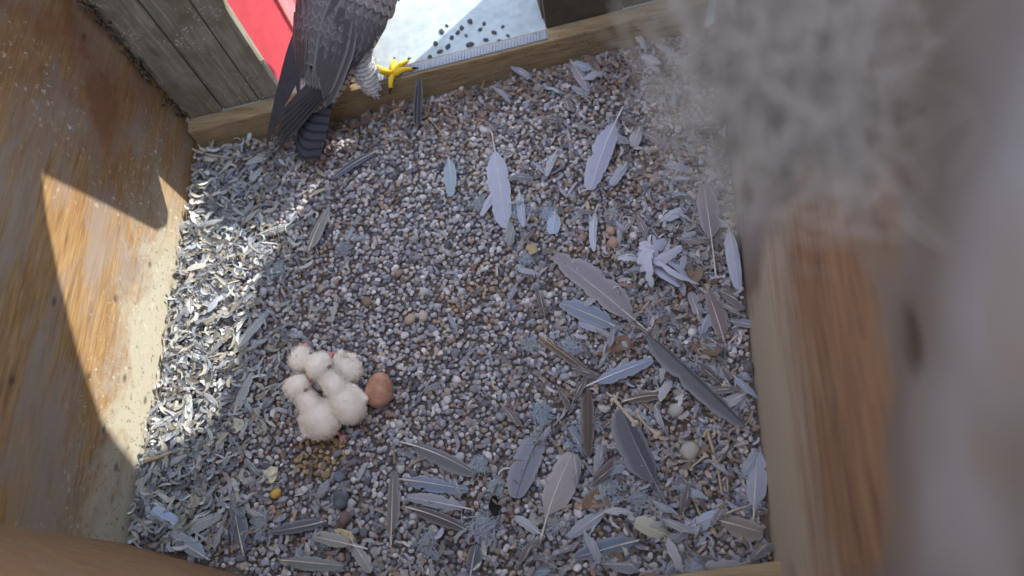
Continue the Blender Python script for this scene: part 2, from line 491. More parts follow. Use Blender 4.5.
# right cheek: length and sloping top shaped to cut the sun inside
V, F = [], []
for ds in (0.0, 0.02):
    for off, z in ((0.053, SILL_H - 0.003), (0.195, SILL_H - 0.003), (0.195, 0.31), (0.12, 0.41), (0.053, 0.44)): V.append(bx(jr + ds, off, z))
F = [(4, 3, 2, 1, 0), (5, 6, 7, 8, 9), (0, 1, 6, 5), (1, 2, 7, 6), (2, 3, 8, 7), (3, 4, 9, 8), (4, 0, 5, 9)]
tag(obj('wall_porch_sunblock', mesh('porch_sunblock', V, F, False), M['darkpanel']), 'dark board beside the entrance ledge, shaped to block the sun', kind='structure')

# ---------------------------------------------------------------- gravel
def ico(sub):
    bm = bmesh.new(); bmesh.ops.create_icosphere(bm, subdivisions=sub, radius=1.0)
    bm.verts.ensure_lookup_table()
    v = np.array([p.co[:] for p in bm.verts]); f = np.array([[q.index for q in p.verts] for p in bm.faces]); bm.free()
    return v, f
IV, IF = ico(2)
def lumpy(seed, amp=0.30):
    r = np.random.default_rng(seed)
    k = r.normal(size=(5, 3)); ph = r.uniform(0, 6.28, 5)
    d = sum(np.sin(IV @ k[i] * 1.7 + ph[i]) for i in range(5)) / 5
    return IV * (1 + amp * d)[:, None]
SHAPES = [lumpy(i) for i in range(16)]

PAL_GREY = [srgb(*c) for c in [(154, 153, 164), (136, 135, 146), (174, 171, 177), (120, 118, 127), (164, 157, 156), (148, 149, 162), (192, 188, 190), (104, 102, 111), (182, 177, 179), (152, 142, 136)]]
PAL_WARM = [srgb(*c) for c in [(144, 126, 114), (130, 112, 104), (164, 146, 130), (116, 102, 98), (152, 130, 116), (132, 125, 126), (150, 144, 148)]]
PAL_OCHRE = [srgb(*c) for c in [(160, 138, 106), (146, 122, 92), (174, 154, 122), (134, 114, 94)]]

def pebble_colour(x, y, r):
    # ochre stain beside the chicks, rusty patches, grey elsewhere
    c = at(320, 452); d = math.hypot((x - c.x) / 0.036, (y - c.y) / 0.034)
    if d < 1 and r.random() < 0.9: pal = PAL_OCHRE
    else:
        n = math.sin(x * 19 + 2) * math.sin(y * 23 + 1) + 0.6 * math.sin(x * 41 - y * 37)
        warm = 0.10 + 0.25 * max(0, n) + (0.22 if x > -0.02 else 0) + (0.25 if y > back_y(x) - 0.09 else 0)
        if x < -0.5: warm *= 0.4
        pal = PAL_WARM if r.random() < warm else PAL_GREY
    p = pal[r.integers(len(pal))]; j = r.uniform(0.8, 1.4)
    return (p[0] * j, p[1] * j, p[2] * j, 1)

peb = []
sp = 0.0069
yy = -0.09; row = 0
while yy < 0.92:
    xx = XL - 0.012 + (row % 2) * sp / 2
    while xx < XR + 0.012:
        x = xx + NR.uniform(-0.0032, 0.0032); y = yy + NR.uniform(-0.0032, 0.0032)
        if front_y(x) + 0.004 < y < back_y(x) - 0.005 and wall_x(y, -1) + 0.004 < x < wall_x(y, 1) - 0.004:
            s = 0.0034 * math.exp(NR.normal(0, 0.2))
            if NR.random() < 0.012: s *= 1.45
            peb.append((x, y, s))
        xx += sp
    yy += sp * 0.87; row += 1
# chicks and egg keep their hollow free of large stones
print('pebbles', len(peb))
def rot_rand(r):
    q = Quaternion((r.normal(), r.normal(), r.normal(), r.normal())).normalized()
    return q
data = []
for (x, y, s) in peb:
    sc = np.array([s * NR.uniform(0.95, 1.35), s * NR.uniform(0.8, 1.05), s * NR.uniform(0.6, 0.85)])
    rz = NR.uniform(0, 6.28); tx = NR.normal(0, 0.35); ty = NR.normal(0, 0.35)
    z = ground(x, y) + sc[2] * 0.25 - 0.0015 + NR.uniform(-0.0015, 0.0022)
    data.append((x, y, z, sc, rz, tx, ty, int(NR.integers(16)), pebble_colour(x, y, NR)))
def in_view(x, y, z):
    q = RC.T @ np.array([x, y, z - CAMH]); return abs(q[0] / q[2] * FPX) < 505 and abs(q[1] / q[2] * FPX) < 282, q[2]
score = []
for i, d in enumerate(data):
    ok, dep = in_view(d[0], d[1], d[2])
    score.append(d[3][0] * d[3][1] / dep ** 2 if ok and -0.52 < d[0] < 0.19 else 0)
big = set(np.argsort(score)[::-1][:300].tolist())
from mathutils import Euler
VS, FS, CS = [], [], []
n0 = 0
rest = [i for i in range(len(data)) if i not in big]
for i in rest:
    x, y, z, sc, rz, tx, ty, k, col = data[i]
    Rm = np.array(Euler((tx, ty, rz)).to_matrix())
    v = (SHAPES[k] * sc) @ Rm.T + np.array([x, y, z])
    VS.append(v); FS.append(IF + n0); n0 += len(v)
    CS.append(np.tile(np.array(col), (len(v), 1)))
tag(obj('gravel', fast_mesh('gravel', np.concatenate(VS), np.concatenate(FS), np.concatenate(CS)), M['tint']), 'loose bed of small grey and brown gravel covering the nest floor', 'gravel', kind='stuff')
PM = [fast_mesh('pebble', SHAPES[k], IF) for k in range(16)]
for i in sorted(big):
    x, y, z, sc, rz, tx, ty, k, col = data[i]
    o = obj('pebble', PM[k], M['tint_obj'], None, (x, y, z + 0.001), col)
    o.rotation_euler = (tx, ty, rz); o.scale = sc * 1.06
    lum = (col[0] + col[1] + col[2]) / 3; warm = col[0] / max(col[2], 1e-3)
    tone = 'ochre brown' if warm > 1.7 else 'brown' if warm > 1.12 else 'dark grey' if lum < 0.24 else 'whitish' if lum > 0.46 else 'mid grey'
    side = 'in the open left half of the gravel' if x < -0.23 else 'among the feathers in the right half'
    tag(o, 'small rounded ' + tone + ' pebble lying ' + side, 'pebble', 'larger ' + tone + ' pebbles ' + side)
# single stones that stand out
for px, py, s, col, lab in [
    (614, 245, 0.0085, (170, 138, 122), 'rounded orange brown stone beside the big brown feather'),
    (611, 233, 0.0065, (172, 142, 126), 'small orange brown stone touching a larger rounded orange stone'),
    (676, 411, 0.0095, (176, 172, 172), 'smooth pale grey oval stone between bones and the long dark feather'),
    (690, 452, 0.0105, (172, 164, 158), 'large pale rounded stone near the lower right brown stems'),
    (278, 494, 0.0060, (206, 168, 92), 'small bright yellow stone below the cream shell chip'),
    (425, 318, 0.0075, (186, 174, 168), 'pale rounded stone in the open middle of the gravel'),
    (411, 321, 0.0080, (176, 156, 142), 'tan rounded stone left of a pale stone in mid gravel'),
    (489, 154, 0.0060, (180, 174, 170), 'pale stone just below the straw near the entrance')]:
    p = at(px, py); z = ground(p.x, p.y)
    o = obj('stone', PM[RND.randrange(16)], M['tint_obj'], None, (p.x, p.y, z + s * 0.55 + 0.002), srgb(*col))
    o.scale = (s, s * 1.2, s * 0.8); o.rotation_euler = (0.2, 0.1, RND.uniform(0, 6))
    tag(o, lab, 'stone')

# ---------------------------------------------------------------- loose litter (uncountable scraps)
def scraps(n, sampler, pal, len_rng, wid, lift, curl=1.2, seg=5):
    VS, FS, CS = [], [], []; n0 = 0
    for _ in range(n):
        x, y = sampler()
        if not (front_y(x) + 0.012 < y < back_y(x) - 0.012): continue
        L = NR.uniform(*len_rng); w = NR.uniform(*wid)
        a = NR.uniform(0, 6.28); bend = NR.normal(0, curl); pitch = NR.uniform(-0.25, 0.35); roll = NR.uniform(-0.8, 0.8)
        p = np.array([x, y, ground(x, y) + NR.uniform(*lift)]); ang = a; V = []
        up = NR.normal(0, 0.5)
        for k in range(seg + 1):
            t = k / seg
            ww = w * math.sin(math.pi * (0.12 + 0.8 * t)) + 0.0004
            dx, dy = math.cos(ang), math.sin(ang)
            side = np.array([-dy * math.cos(roll), dx * math.cos(roll), math.sin(roll)])
            cup = np.array([0, 0, 0.25 * ww])
            V += [p - side * ww + cup, p, p + side * ww + cup]
            st = L / seg
            p = p + np.array([dx * math.cos(pitch), dy * math.cos(pitch), math.sin(pitch)]) * st
            p[2] = max(p[2], ground(min(max(p[0], XL), XR), p[1]) + 0.002)
            p[0] = min(max(p[0], wall_x(p[1], -1) + 0.005), wall_x(p[1], 1) - 0.005)
            ang += bend / seg; pitch += up / seg
        f = []
        for k in range(seg):
            for c in range(2):
                q = k * 3 + c
                f.append([q, q + 1, q + 4, q + 3])
        VS.append(np.array(V)); FS.append(np.array(f) + n0); n0 += len(V)
        c = pal[NR.integers(len(pal))]; j = NR.uniform(0.75, 1.2)
        CS.append(np.tile(np.array([min(1, c[0] * j), min(1, c[1] * j), min(1, c[2] * j), 1]), (len(V), 1)))
    return np.concatenate(VS), np.concatenate(FS), np.concatenate(CS)

def s_left():
    while True:
        y = NR.uniform(0.08, 0.76); x = wall_x(y, -1) + 0.008 + abs(NR.normal(0, 0.050 + 0.045 * min(1, y / 0.5)))
        if x < -0.36: return x, y
def s_right():
    while True:
        y = NR.uniform(-0.05, 0.86); x = wall_x(y, 1) - 0.008 - abs(NR.normal(0, 0.17))
        if x > -0.26: return x, y
def s_back():
    x = NR.uniform(-0.6, 0.19); return x, back_y(x) - 0.014 - abs(NR.normal(0, 0.035))
def s_low():
    x = NR.uniform(-0.6, 0.19); return x, front_y(x) + 0.03 + abs(NR.normal(0, 0.075))
PAL_PALE = [srgb(*c) for c in [(168, 174, 180), (150, 156, 166), (186, 188, 186), (134, 140, 152), (156, 154, 148), (118, 120, 130), (170, 166, 158), (140, 136, 128)]]
PAL_MIX = [srgb(*c) for c in [(146, 132, 124), (124, 112, 106), (168, 160, 162), (156, 153, 166), (106, 97, 96), (146, 126, 112), (184, 178, 180), (134, 129, 140), (168, 154, 140), (162, 162, 178)]]
PAL_RUST = [srgb(*c) for c in [(132, 110, 98), (114, 96, 88), (150, 130, 114), (130, 116, 112), (152, 142, 140), (110, 101, 101)]]
for nm, lab, args in [
    ('feather_litter', 'pale curled feather scraps heaped along the plywood wall', (2500, s_left, PAL_PALE, (0.008, 0.030), (0.0007, 0.0034), (0.003, 0.016), 2.2)),
    ('plant_litter', 'brown and lilac litter of scraps and chaff along the timber wall', (1900, s_right, PAL_MIX, (0.007, 0.024), (0.0006, 0.0028), (0.003, 0.010), 2.0)),
    ('bark_litter', 'rusty flaky litter along the foot of the threshold', (520, s_back, PAL_RUST, (0.010, 0.026), (0.001, 0.0036), (0.003, 0.009))),
    ('chaff_litter', 'mixed grey chaff and feather scraps along the near edge', (420, s_low, PAL_PALE + PAL_MIX, (0.008, 0.024), (0.001, 0.0036), (0.003, 0.010)))]:
    v, f, c = scraps(*args)
    tag(obj(nm, fast_mesh(nm, v, f, c), M['tint']), lab, 'litter', kind='stuff')

# ---------------------------------------------------------------- feathers
def feather_parts(L, W, bend=0.0, quill=0.2, asym=0.45, camber=0.05, seed=0, nseg=26, splits=2, tip=0.55, cup=0.18, fwd=0.55):
    """base at the origin, shaft along +Y; returns vane, vane, quill"""
    r = random.Random(seed)
    def shaft(t):
        return Vector((bend * L * t * t, L * t, camber * L * math.sin(math.pi * min(1, t)) * 0.9))
    def tang(t):
        return (shaft(min(1, t + 0.01)) - shaft(max(0, t - 0.01))).normalized()
    out = []
    for side, frac in ((-1, asym), (1, 1 - asym)):
        sps = [(r.uniform(0.15, 0.9), r.uniform(0.12, 0.36)) for _ in range(splits)]
        V, F, U = [], [], []
        for i in range(nseg + 1):
            s = i / nseg; t = quill + (1 - quill) * s * 0.985
            prof = min(1, (s / 0.14) ** 0.7 if s > 0 else 0) * (max(0, 1 - s ** 4.5) ** tip) * (0.82 + 0.18 * math.sin(math.pi * s))
            w = W * frac * prof * 2 * 0.5 + 0.0003
            for (p, dep) in sps:
                d = abs(s - p) * nseg
                if d < 1.0: w *= 1 - dep * (1 - d)
            w *= r.uniform(0.94, 1.03)
            c = shaft(t); tg = tang(t)
            lat = Vector((tg.y, -tg.x, 0)).normalized() * side
            for k in range(4):
                q = k / 3
                back = min(fwd * w * q * 0.9, (1.0 - t) * L + 0.12 * W)
                p = c + lat * (w * q * 0.9) + tg * back + Vector((0, 0, -cup * w * q * q + 0.0006))
                V.append(p); U.append((t, q))
        for i in range(nseg):
            for k in range(3):
                a = i * 4 + k
                F.append((a, a + 1, a + 5, a + 4))
        out.append(mesh('vane', V, F, True, U))
    pts = [shaft(i / 12 * 0.97) + Vector((0, 0, 0.0009)) for i in range(13)]
    r0 = 0.0011 + 0.010 * W
    out.append(mesh('quill', *tube(pts, [r0 * (1 - 0.85 * i / 12) for i in range(13)], 5)))
    return out

def down_mesh(name, n, R, seed, flat=0.45):
    """a soft tangle of fine curved barbs"""
    r = random.Random(seed); parts = []
    sxx, syy = r.uniform(0.6, 1.2), r.uniform(0.6, 1.2)
    for i in range(n):
        o = Vector((r.gauss(0, 0.30) * R * sxx, r.gauss(0, 0.30) * R * syy, abs(r.gauss(0, 0.12)) * R))
        th = r.uniform(0, 6.28); el = r.uniform(-0.1, 0.9) * flat
        l = R * r.uniform(0.35, 0.8); w = R * r.uniform(0.018, 0.04); c = r.gauss(0, 1.3)
        V = []; p = o
        for k in range(6):
            t = k / 5; a = th + c * t
            d = Vector((math.cos(a) * math.cos(el), math.sin(a) * math.cos(el), math.sin(el) - 0.4 * t)); side = Vector((-math.sin(a), math.cos(a), 0.3))
            ww = w * (1 - t * 0.8); V += [p - side * ww, p + side * ww]
            p = p + d * (l / 5); p.z = max(p.z, 0.0005)
        parts.append((V, [(2 * k, 2 * k + 1, 2 * k + 3, 2 * k + 2) for k in range(5)]))
    return mesh(name, *join(parts))

def frame(a, b, roll=0.0):
    y = (b - a).normalized(); up = Vector((0, 0, 1))
    x = y.cross(up).normalized(); z = x.cross(y)
    m = Matrix((x, y, z)).transposed().to_4x4()
    m = Matrix.Translation(a) @ m @ Matrix.Rotation(roll, 4, 'Y')
    return m

MMPX = 0.00135
fcount = [0]
def feather(base, tip, wpx, col, label, qcol=(206, 196, 186), bend=0.0, lift=(0.008, 0.010), quill=0.2, asym=0.42, roll=0.0, group=None, splits=2, name='feather', camber=0.05, cat='feather', col2=None):
    fcount[0] += 1
    A = at(*base); B = at(*tip)
    A.z = ground(A.x, A.y) + lift[0]; B.z = ground(B.x, B.y) + lift[1]
    A = at(*base, A.z); B = at(*tip, B.z)
    for p in (A, B): p.x = min(max(p.x, wall_x(p.y, -1) + 0.010), wall_x(p.y, 1) - 0.010)
    L = (B - A).length
    vl, vr, q = feather_parts(L, wpx * MMPX * 1.08, bend, quill, asym, camber, 100 + fcount[0], splits=splits)
    e = empty(name, label, cat, group, frame(A, B, roll))
    obj('vane', vl, M['feather'], e, color=srgb(*col)); obj('vane', vr, M['feather'], e, color=srgb(*(col2 or col)))
    obj('quill', q, M['quill'], e, color=srgb(*qcol))
    if wpx >= 11:                                      # fluffy barbs at the foot of the vane
        me = down_mesh('downy_barbs', 46, wpx * MMPX * 0.62, 700 + fcount[0], 0.3)
        o = obj('downy_barbs', me, M['tint_obj'], e, (bend * L * quill * quill, L * (quill + 0.06), 0.001), srgb(*[min(255, int(0.7 * v + 52)) for v in col]))
        o.scale = (0.8, 1.3, 0.8)
    return e

LAV, BLU, GRY, DRK, BRN, PAL, PNK = (168, 172, 192), (150, 162, 186), (134, 134, 144), (88, 86, 94), (112, 100, 98), (186, 186, 190), (152, 140, 142)
H = [
 # base, tip, width, colour, label, extras
 ((491, 129), (512, 228), 27, LAV, 'large pale lavender feather lying point down in the upper middle of the gravel', dict(bend=0.05, quill=0.25)),
 ((500, 186), (481, 217), 9, LAV, 'slim pale blade beside the large lavender feather in the upper middle', dict(quill=0.05)),
 ((519, 190), (524, 228), 10, (158, 168, 190), 'narrow blue grey blade right of the large lavender feather', dict(quill=0.05)),
 ((623, 107), (585, 190), 27, (160, 164, 186), 'lilac feather with a white shaft near the hazy upper right gravel', dict(quill=0.22, bend=-0.05, qcol=(222, 218, 220))),
 ((448, 156), (459, 195), 15, (146, 164, 180), 'small teal grey curled feather left of the lavender feather', dict(bend=0.16, quill=0.1)),
 ((557, 150), (546, 177), 9, (160, 168, 184), 'tiny pale feather between the lavender and lilac feathers', dict(quill=0.1)),
 ((648, 332), (553, 256), 32, (138, 132, 140), 'big grey brown feather lying diagonally beside the white downy clump', dict(quill=0.14, qcol=(196, 188, 182), asym=0.35, splits=3)),
 ((622, 330), (560, 303), 22, (128, 136, 156), 'blue grey feather half under the big diagonal grey brown feather', dict(quill=0.1, splits=3)),
 ((606, 332), (578, 322), 12, (150, 160, 182), 'short blue feather tip poking from under the diagonal feathers', dict(quill=0.1)),
 ((716, 279), (703, 183), 24, (132, 122, 130), 'long mauve brown feather standing along the timber wall with a pale quill', dict(quill=0.38, qcol=(206, 196, 188))),
 ((728, 224), (740, 292), 14, (164, 166, 186), 'smooth lilac feather squeezed against the timber wall', dict(quill=0.1, splits=0)),
 ((597, 206), (586, 251), 9, (172, 178, 194), 'thin pale curved feather left of two orange stones', dict(bend=-0.15, quill=0.15)),
 ((726, 348), (708, 292), 20, (126, 112, 116), 'ragged brown feather with split vane near the timber wall', dict(quill=0.15, splits=4)),
 ((634, 323), (742, 432), 19, (78, 78, 86), 'long dark slate flight feather running diagonally to the timber wall', dict(quill=0.12, asym=0.28, bend=-0.04, qcol=(120, 112, 108), col2=(104, 104, 112))),
 ((576, 391), (654, 359), 14, (134, 144, 168), 'blue grey feather with a bright white quill end', dict(quill=0.24, qcol=(226, 224, 228), splits=3)),
 ((588, 386), (589, 458), 14, (92, 82, 78), 'dark brown upright feather above the pale broad feather', dict(quill=0.05, qcol=(110, 98, 90))),
 ((671, 512), (611, 413), 30, (100, 98, 110), 'broad dark grey flight feather slanting up to the bones', dict(quill=0.26, asym=0.62, bend=0.10, qcol=(140, 136, 148), splits=1, col2=(82, 82, 92))),
 ((622, 402), (663, 390), 10, (104, 92, 88), 'short curved brown feather under the blue grey feather with white quill', dict(bend=0.12, quill=0.1)),
 ((540, 337), (600, 381), 9, (98, 88, 84), 'thin dark brown feather left of the blue grey feathers', dict(quill=0.12, qcol=(168, 148, 120))),
 ((540, 543), (564, 450), 30, (160, 152, 156), 'broad pale pinkish feather with white shaft in the lower middle', dict(quill=0.28, bend=0.10, qcol=(218, 212, 208), splits=1)),
 ((545, 425), (511, 497), 28, (134, 136, 152), 'broad grey feather with darker tip left of the pale pinkish feather', dict(quill=0.1, bend=-0.06, qcol=(104, 104, 116), splits=1)),
 ((753, 523), (760, 451), 19, (156, 158, 178), 'lilac feather standing against the lower timber wall', dict(quill=0.2, splits=1)),
 ((717, 520), (769, 533), 19, (134, 124, 118), 'brown feather with pale tip in the lower right corner', dict(quill=0.1, splits=1)),
 ((676, 535), (722, 511), 14, (160, 170, 192), 'blue white streaky feather by the lower right corner', dict(quill=0.1, splits=3)),
 ((640, 540), (574, 558), 16, (108, 116, 138), 'dark blue grey feather tip at the lower right edge of the gravel', dict(quill=0.05)),
 ((608, 510), (568, 538), 12, (150, 154, 172), 'pale grey feather below the orange brown scrap', dict(quill=0.1)),
 ((668, 536), (634, 522), 16, (174, 172, 156), 'pale greenish feather below the broad dark flight feather', dict(quill=0.05, splits=0)),
 ((400, 442), (480, 462), 16, (112, 112, 118), 'grey brown feather with white shaft lying right of the egg', dict(quill=0.18, bend=0.14, qcol=(214, 210, 206), asym=0.3)),
 ((399, 479), (470, 490), 14, (122, 134, 158), 'blue grey feather topmost of the three stacked below the egg', dict(quill=0.1, splits=4)),
 ((474, 510), (406, 497), 13, (142, 146, 160), 'grey feather with pale shaft in the middle of the three stacked', dict(quill=0.15, qcol=(212, 204, 208), splits=4)),
 ((406, 507), (470, 523), 12, (92, 88, 92), 'dark narrow feather lowest of the three stacked', dict(quill=0.1, bend=0.10)),
 ((391, 548), (397, 470), 13, (116, 112, 112), 'upright grey brown feather left of the stacked feathers', dict(quill=0.18, bend=-0.05)),
 ((545, 537), (514, 517), 9, (164, 168, 184), 'small pale feather at the quill of the pale pinkish feather', dict(quill=0.15)),
 ((470, 579), (476, 545), 15, (98, 98, 108), 'dark striped feather at the bottom middle edge', dict(quill=0.1, qcol=(206, 204, 206))),
 ((244, 556), (235, 496), 17, (106, 112, 122), 'dark grey feather standing upright near the lower left gravel', dict(quill=0.15, bend=-0.04)),
 ((180, 533), (222, 514), 13, (150, 156, 160), 'pale grey feather bridging to the upright dark grey feather', dict(quill=0.05)),
 ((210, 560), (170, 534), 15, (138, 148, 162), 'grey blue feather in the near left corner', dict(quill=0.1, splits=3)),
 ((327, 521), (270, 538), 12, (96, 100, 110), 'slender dark feather below the grey pellet', dict(quill=0.05, bend=0.10)),
 ((368, 549), (312, 536), 13, (150, 148, 146), 'pale feather with white shaft under the grey pellet', dict(quill=0.3, qcol=(220, 216, 214))),
 ((183, 529), (151, 510), 14, (158, 178, 210), 'bright bluish white feather at the foot of the plywood wall', dict(quill=0.05, splits=0)),
 ((186, 436), (187, 390), 13, (164, 170, 172), 'flat pale grey feather upright beside the plywood wall', dict(quill=0.05, splits=0)),
 ((233, 353), (267, 313), 11, (158, 166, 174), 'pale long feather in the left litter above the chicks', dict(quill=0.1)),
 ((233, 418), (252, 372), 11, (156, 162, 168), 'pale narrow feather left of the chicks', dict(quill=0.1)),
 ((379, 150), (331, 180), 11, (86, 92, 112), 'dark blue grey feather at the edge of the sunlight behind the falcon', dict(quill=0.08)),
 ((308, 253), (328, 208), 14, (134, 134, 132), 'grey brown feather lying at the edge of the sunlit litter', dict(quill=0.05, splits=0)),
 ((256, 236), (296, 224), 10, (130, 138, 142), 'dull grey feather in the sunlit litter', dict(quill=0.1)),
 ((196, 254), (226, 213), 7, (186, 194, 196), 'thin pale feather in the sunlit litter by the plywood wall', dict(quill=0.4)),
 ((153, 430), (183, 407), 8, (124, 132, 140), 'thin dark curved feather at the foot of the plywood wall', dict(bend=0.12, quill=0.1)),
 ((555, 212), (556, 234), 16, (156, 172, 198), 'small cupped pale blue feather right of the lavender feather', dict(quill=0.05, splits=1, bend=0.1)),
 ((660, 222), (684, 208), 13, (170, 174, 194), 'small white tufted feather between orange stones and timber wall', dict(quill=0.1, splits=4)),
 ((746, 393), (722, 408), 11, (168, 168, 182), 'pale wispy feather touching the tip of the long dark feather', dict(quill=0.1, splits=4)),
 ((727, 345), (753, 329), 6, (156, 144, 150), 'thin mauve feather pointing at the timber wall', dict(quill=0.3)),
 ((600, 470), (600, 500), 14, (142, 148, 158), 'grey tattered feather right of the pale pinkish feather', dict(quill=0.1, splits=4)),
 ((352, 540), (372, 572), 12, (150, 150, 152), 'grey feather near the bottom edge below the pellet', dict(quill=0.1, splits=3)),
 ((280, 560), (345, 566), 13, (126, 130, 134), 'long dull grey feather along the bottom edge', dict(quill=0.1, splits=3)),
 ((570, 60), (590, 92), 13, (142, 138, 150), 'mauve feather in the rusty litter near the threshold', dict(quill=0.1, splits=2)),
 ((640, 127), (634, 147), 14, (160, 158, 168), 'pale round feather in the haze by the lilac feather', dict(quill=0.05, splits=1)),
 ((628, 162), (612, 186), 12, (154, 158, 176), 'small lilac feather right of the larger lilac feather', dict(quill=0.1, splits=3)),
 ((700, 320), (690, 292), 12, (144, 140, 150), 'short mauve feather between downy clump and split brown feather', dict(quill=0.1, splits=3)),
]
for base, tip, w, col, lab, kw in H:
    feather(base, tip, w, col, lab, name='flight_feather' if w >= 24 else 'feather', **kw)
# dark feather leaning against the threshold
A = at(418, 133); A.z = ground(A.x, A.y) + 0.004
s_ = sx(-0.278); B = bx(s_, -0.012, 0.064)
vl, vr, q = feather_parts((B - A).length, 0.016, 0.06, 0.05, 0.45, 0.03, 900, splits=1)
e = empty('feather', 'dark slate feather leaning upright against the threshold board', 'feather', None, frame(A, B, 0.3))
obj('vane', vl, M['feather'], e, color=srgb(62, 62, 70)); obj('vane', vr, M['feather'], e, color=srgb(72, 72, 80)); obj('quill', q, M['quill'], e, color=srgb(120, 116, 116))

# small feathers: a few shared shapes, one object each
SMALL = [feather_parts(1.0, 0.27 + 0.05 * (i % 3), RND.uniform(-0.2, 0.2), 0.12, 0.45, 0.10, 300 + i, nseg=14, splits=6, tip=0.8) for i in range(6)]
for parts in SMALL:
    me = parts[2]
    parts[2] = mesh('quill', *tube([(0, 0, 0.01), (0.0, 0.5, 0.10), (0, 0.9, 0.03)], [0.014, 0.011, 0.004], 4)); bpy.data.meshes.remove(me)
SMALL_DOWN = [down_mesh('downy_barbs', 34, 0.30, 800 + i, 0.3) for i in range(4)]
def tone_of(c):
    return 'bluish' if c[2] - c[0] > 22 else 'brownish' if c[0] >= c[2] - 7 and sum(c) < 400 else 'whitish' if sum(c) > 520 else 'lilac grey' if c[2] - c[0] > 14 else 'grey'
def small_feather(x, y, L, col, label, group):
    tn = tone_of(col); label = label.replace('TONE', tn); group = tn + ' ' + group
    a = RND.uniform(0, 6.28)
    if front_y(x) + 0.02 < y < back_y(x) - 0.03 and wall_x(y, -1) + 0.03 < x < wall_x(y, 1) - 0.03: pass
    else: return
    kf = RND.uniform(0.80, 1.0); col = tuple(int(v * kf) for v in col)
    e = empty('small_feather', label, 'feather', group)
    e.location = (x, y, ground(x, y) + RND.uniform(0.006, 0.014))
    e.rotation_euler = (RND.uniform(-0.1, 0.25), RND.uniform(-0.5, 0.5), a); e.scale = (L, L, L)
    pl, pr, q = SMALL[RND.randrange(6)]
    obj('vane', pl, M['feather'], e, color=srgb(*col)); obj('vane', pr, M['feather'], e, color=srgb(*col)); obj('quill', q, M['quill'], e, color=srgb(200, 196, 192))
    obj('downy_barbs', SMALL_DOWN[RND.randrange(4)], M['tint_obj'], e, (0, 0.26, 0.01), srgb(*[min(255, int(0.7 * v + 52)) for v in col]))
for i in range(95):
    x, y = s_left(); c = RND.choice([(178, 184, 190), (160, 168, 176), (196, 198, 198), (140, 146, 154), (150, 160, 178)])
    small_feather(x, y, RND.uniform(0.022, 0.042), c, 'small TONE body feather in the litter along the plywood wall', 'small feathers by the plywood wall')
for i in range(170):
    x, y = s_right(); c = RND.choice([(150, 152, 166), (136, 128, 132), (164, 166, 182), (124, 116, 118), (176, 176, 186), (156, 164, 184)])
    small_feather(x, y, RND.uniform(0.022, 0.052), c, 'small TONE feather in the litter along the timber wall', 'small feathers by the timber wall')
for i in range(26):
    x, y = s_low(); c = RND.choice([(150, 152, 158), (132, 134, 142), (170, 172, 178)])
    small_feather(x, y, RND.uniform(0.020, 0.034), c, 'small TONE feather in the chaff along the near edge', 'small feathers by the near edge')

# downy tufts
for i, (px, py, rpx, col, lab) in enumerate([
    (548, 216, 10, (160, 178, 206), 'pale blue down tuft under the cupped pale blue feather'),
    (483, 528, 17, (154, 168, 188), 'blue grey down tuft below the three stacked feathers'),
    (556, 525, 11, (160, 164, 176), 'curly grey down tuft right of the pale feather quill'),
    (497, 488, 11, (168, 182, 196), 'pale tuft of down left of the broad grey feather'),
    (480, 466, 10, (160, 174, 190), 'pale blue down tuft at the tip of the grey brown feather'),
    (541, 416, 13, (140, 162, 186), 'blue down tuft at the base of the broad grey feather'),
    (608, 488, 11, (160, 180, 204), 'bright blue white down tuft right of the orange brown scrap'),
    (640, 500, 12, (150, 156, 172), 'grey down tuft left of the broad dark feather quill'),
    (620, 470, 11, (148, 150, 164), 'grey lilac down tuft at the vane of the broad dark feather'),
    (695, 568, 12, (170, 182, 200), 'pale blue down tuft beside the near right batten'),
    (740, 402, 9, (180, 178, 188), 'white down tuft close to the tip of the long dark feather'),
    (612, 215, 10, (170, 176, 192), 'pale down tuft above two orange stones'),
    (528, 260, 11, (140, 150, 172), 'faint blue grey down tuft in the middle gravel'),
    (480, 205, 10, (146, 154, 170), 'faint grey down tuft left of the slim pale blade'),
    (520, 215, 13, (150, 164, 190), 'blue down tuft at the tip of the lavender feather'),
    (428, 545, 12, (164, 172, 180), 'white grey down tuft between upright feather and bottom edge'),
    (260, 255, 14, (172, 178, 184), 'pale down tuft in the sunlit litter'),
    (280, 270, 11, (160, 172, 190), 'blue white down tuft right of the sunlit litter'),
    (210, 300, 14, (186, 192, 196), 'whitish down tuft deep in the left litter'),
    (262, 520, 11, (168, 180, 190), 'pale blue down tuft above the slender dark feather'),
    (530, 345, 10, (150, 156, 170), 'grey down tuft left of the thin dark brown feather'),
    (345, 250, 10, (140, 148, 160), 'grey down tuft right of the grey brown feather near the sun'),
    (572, 350, 14, (148, 158, 182), 'blue grey down tuft under the diagonal blue feathers'),
    (718, 375, 9, (160, 154, 166), 'mauve down tuft near the split brown feather'),
    (590, 425, 14, (138, 148, 168), 'blue grey down tuft around the dark brown upright feather')]):
    p = at(px, py); z = ground(p.x, p.y)
    o = obj('down_tuft', down_mesh('down_tuft', 170, rpx * MMPX * 1.25, 40 + i), M['tint_obj'], None, (p.x, p.y, z + 0.004), srgb(*[int(0.45 * a_ + 0.55 * b_) for a_, b_ in zip(col, (158, 158, 166))]))
    tag(o, lab, 'down')
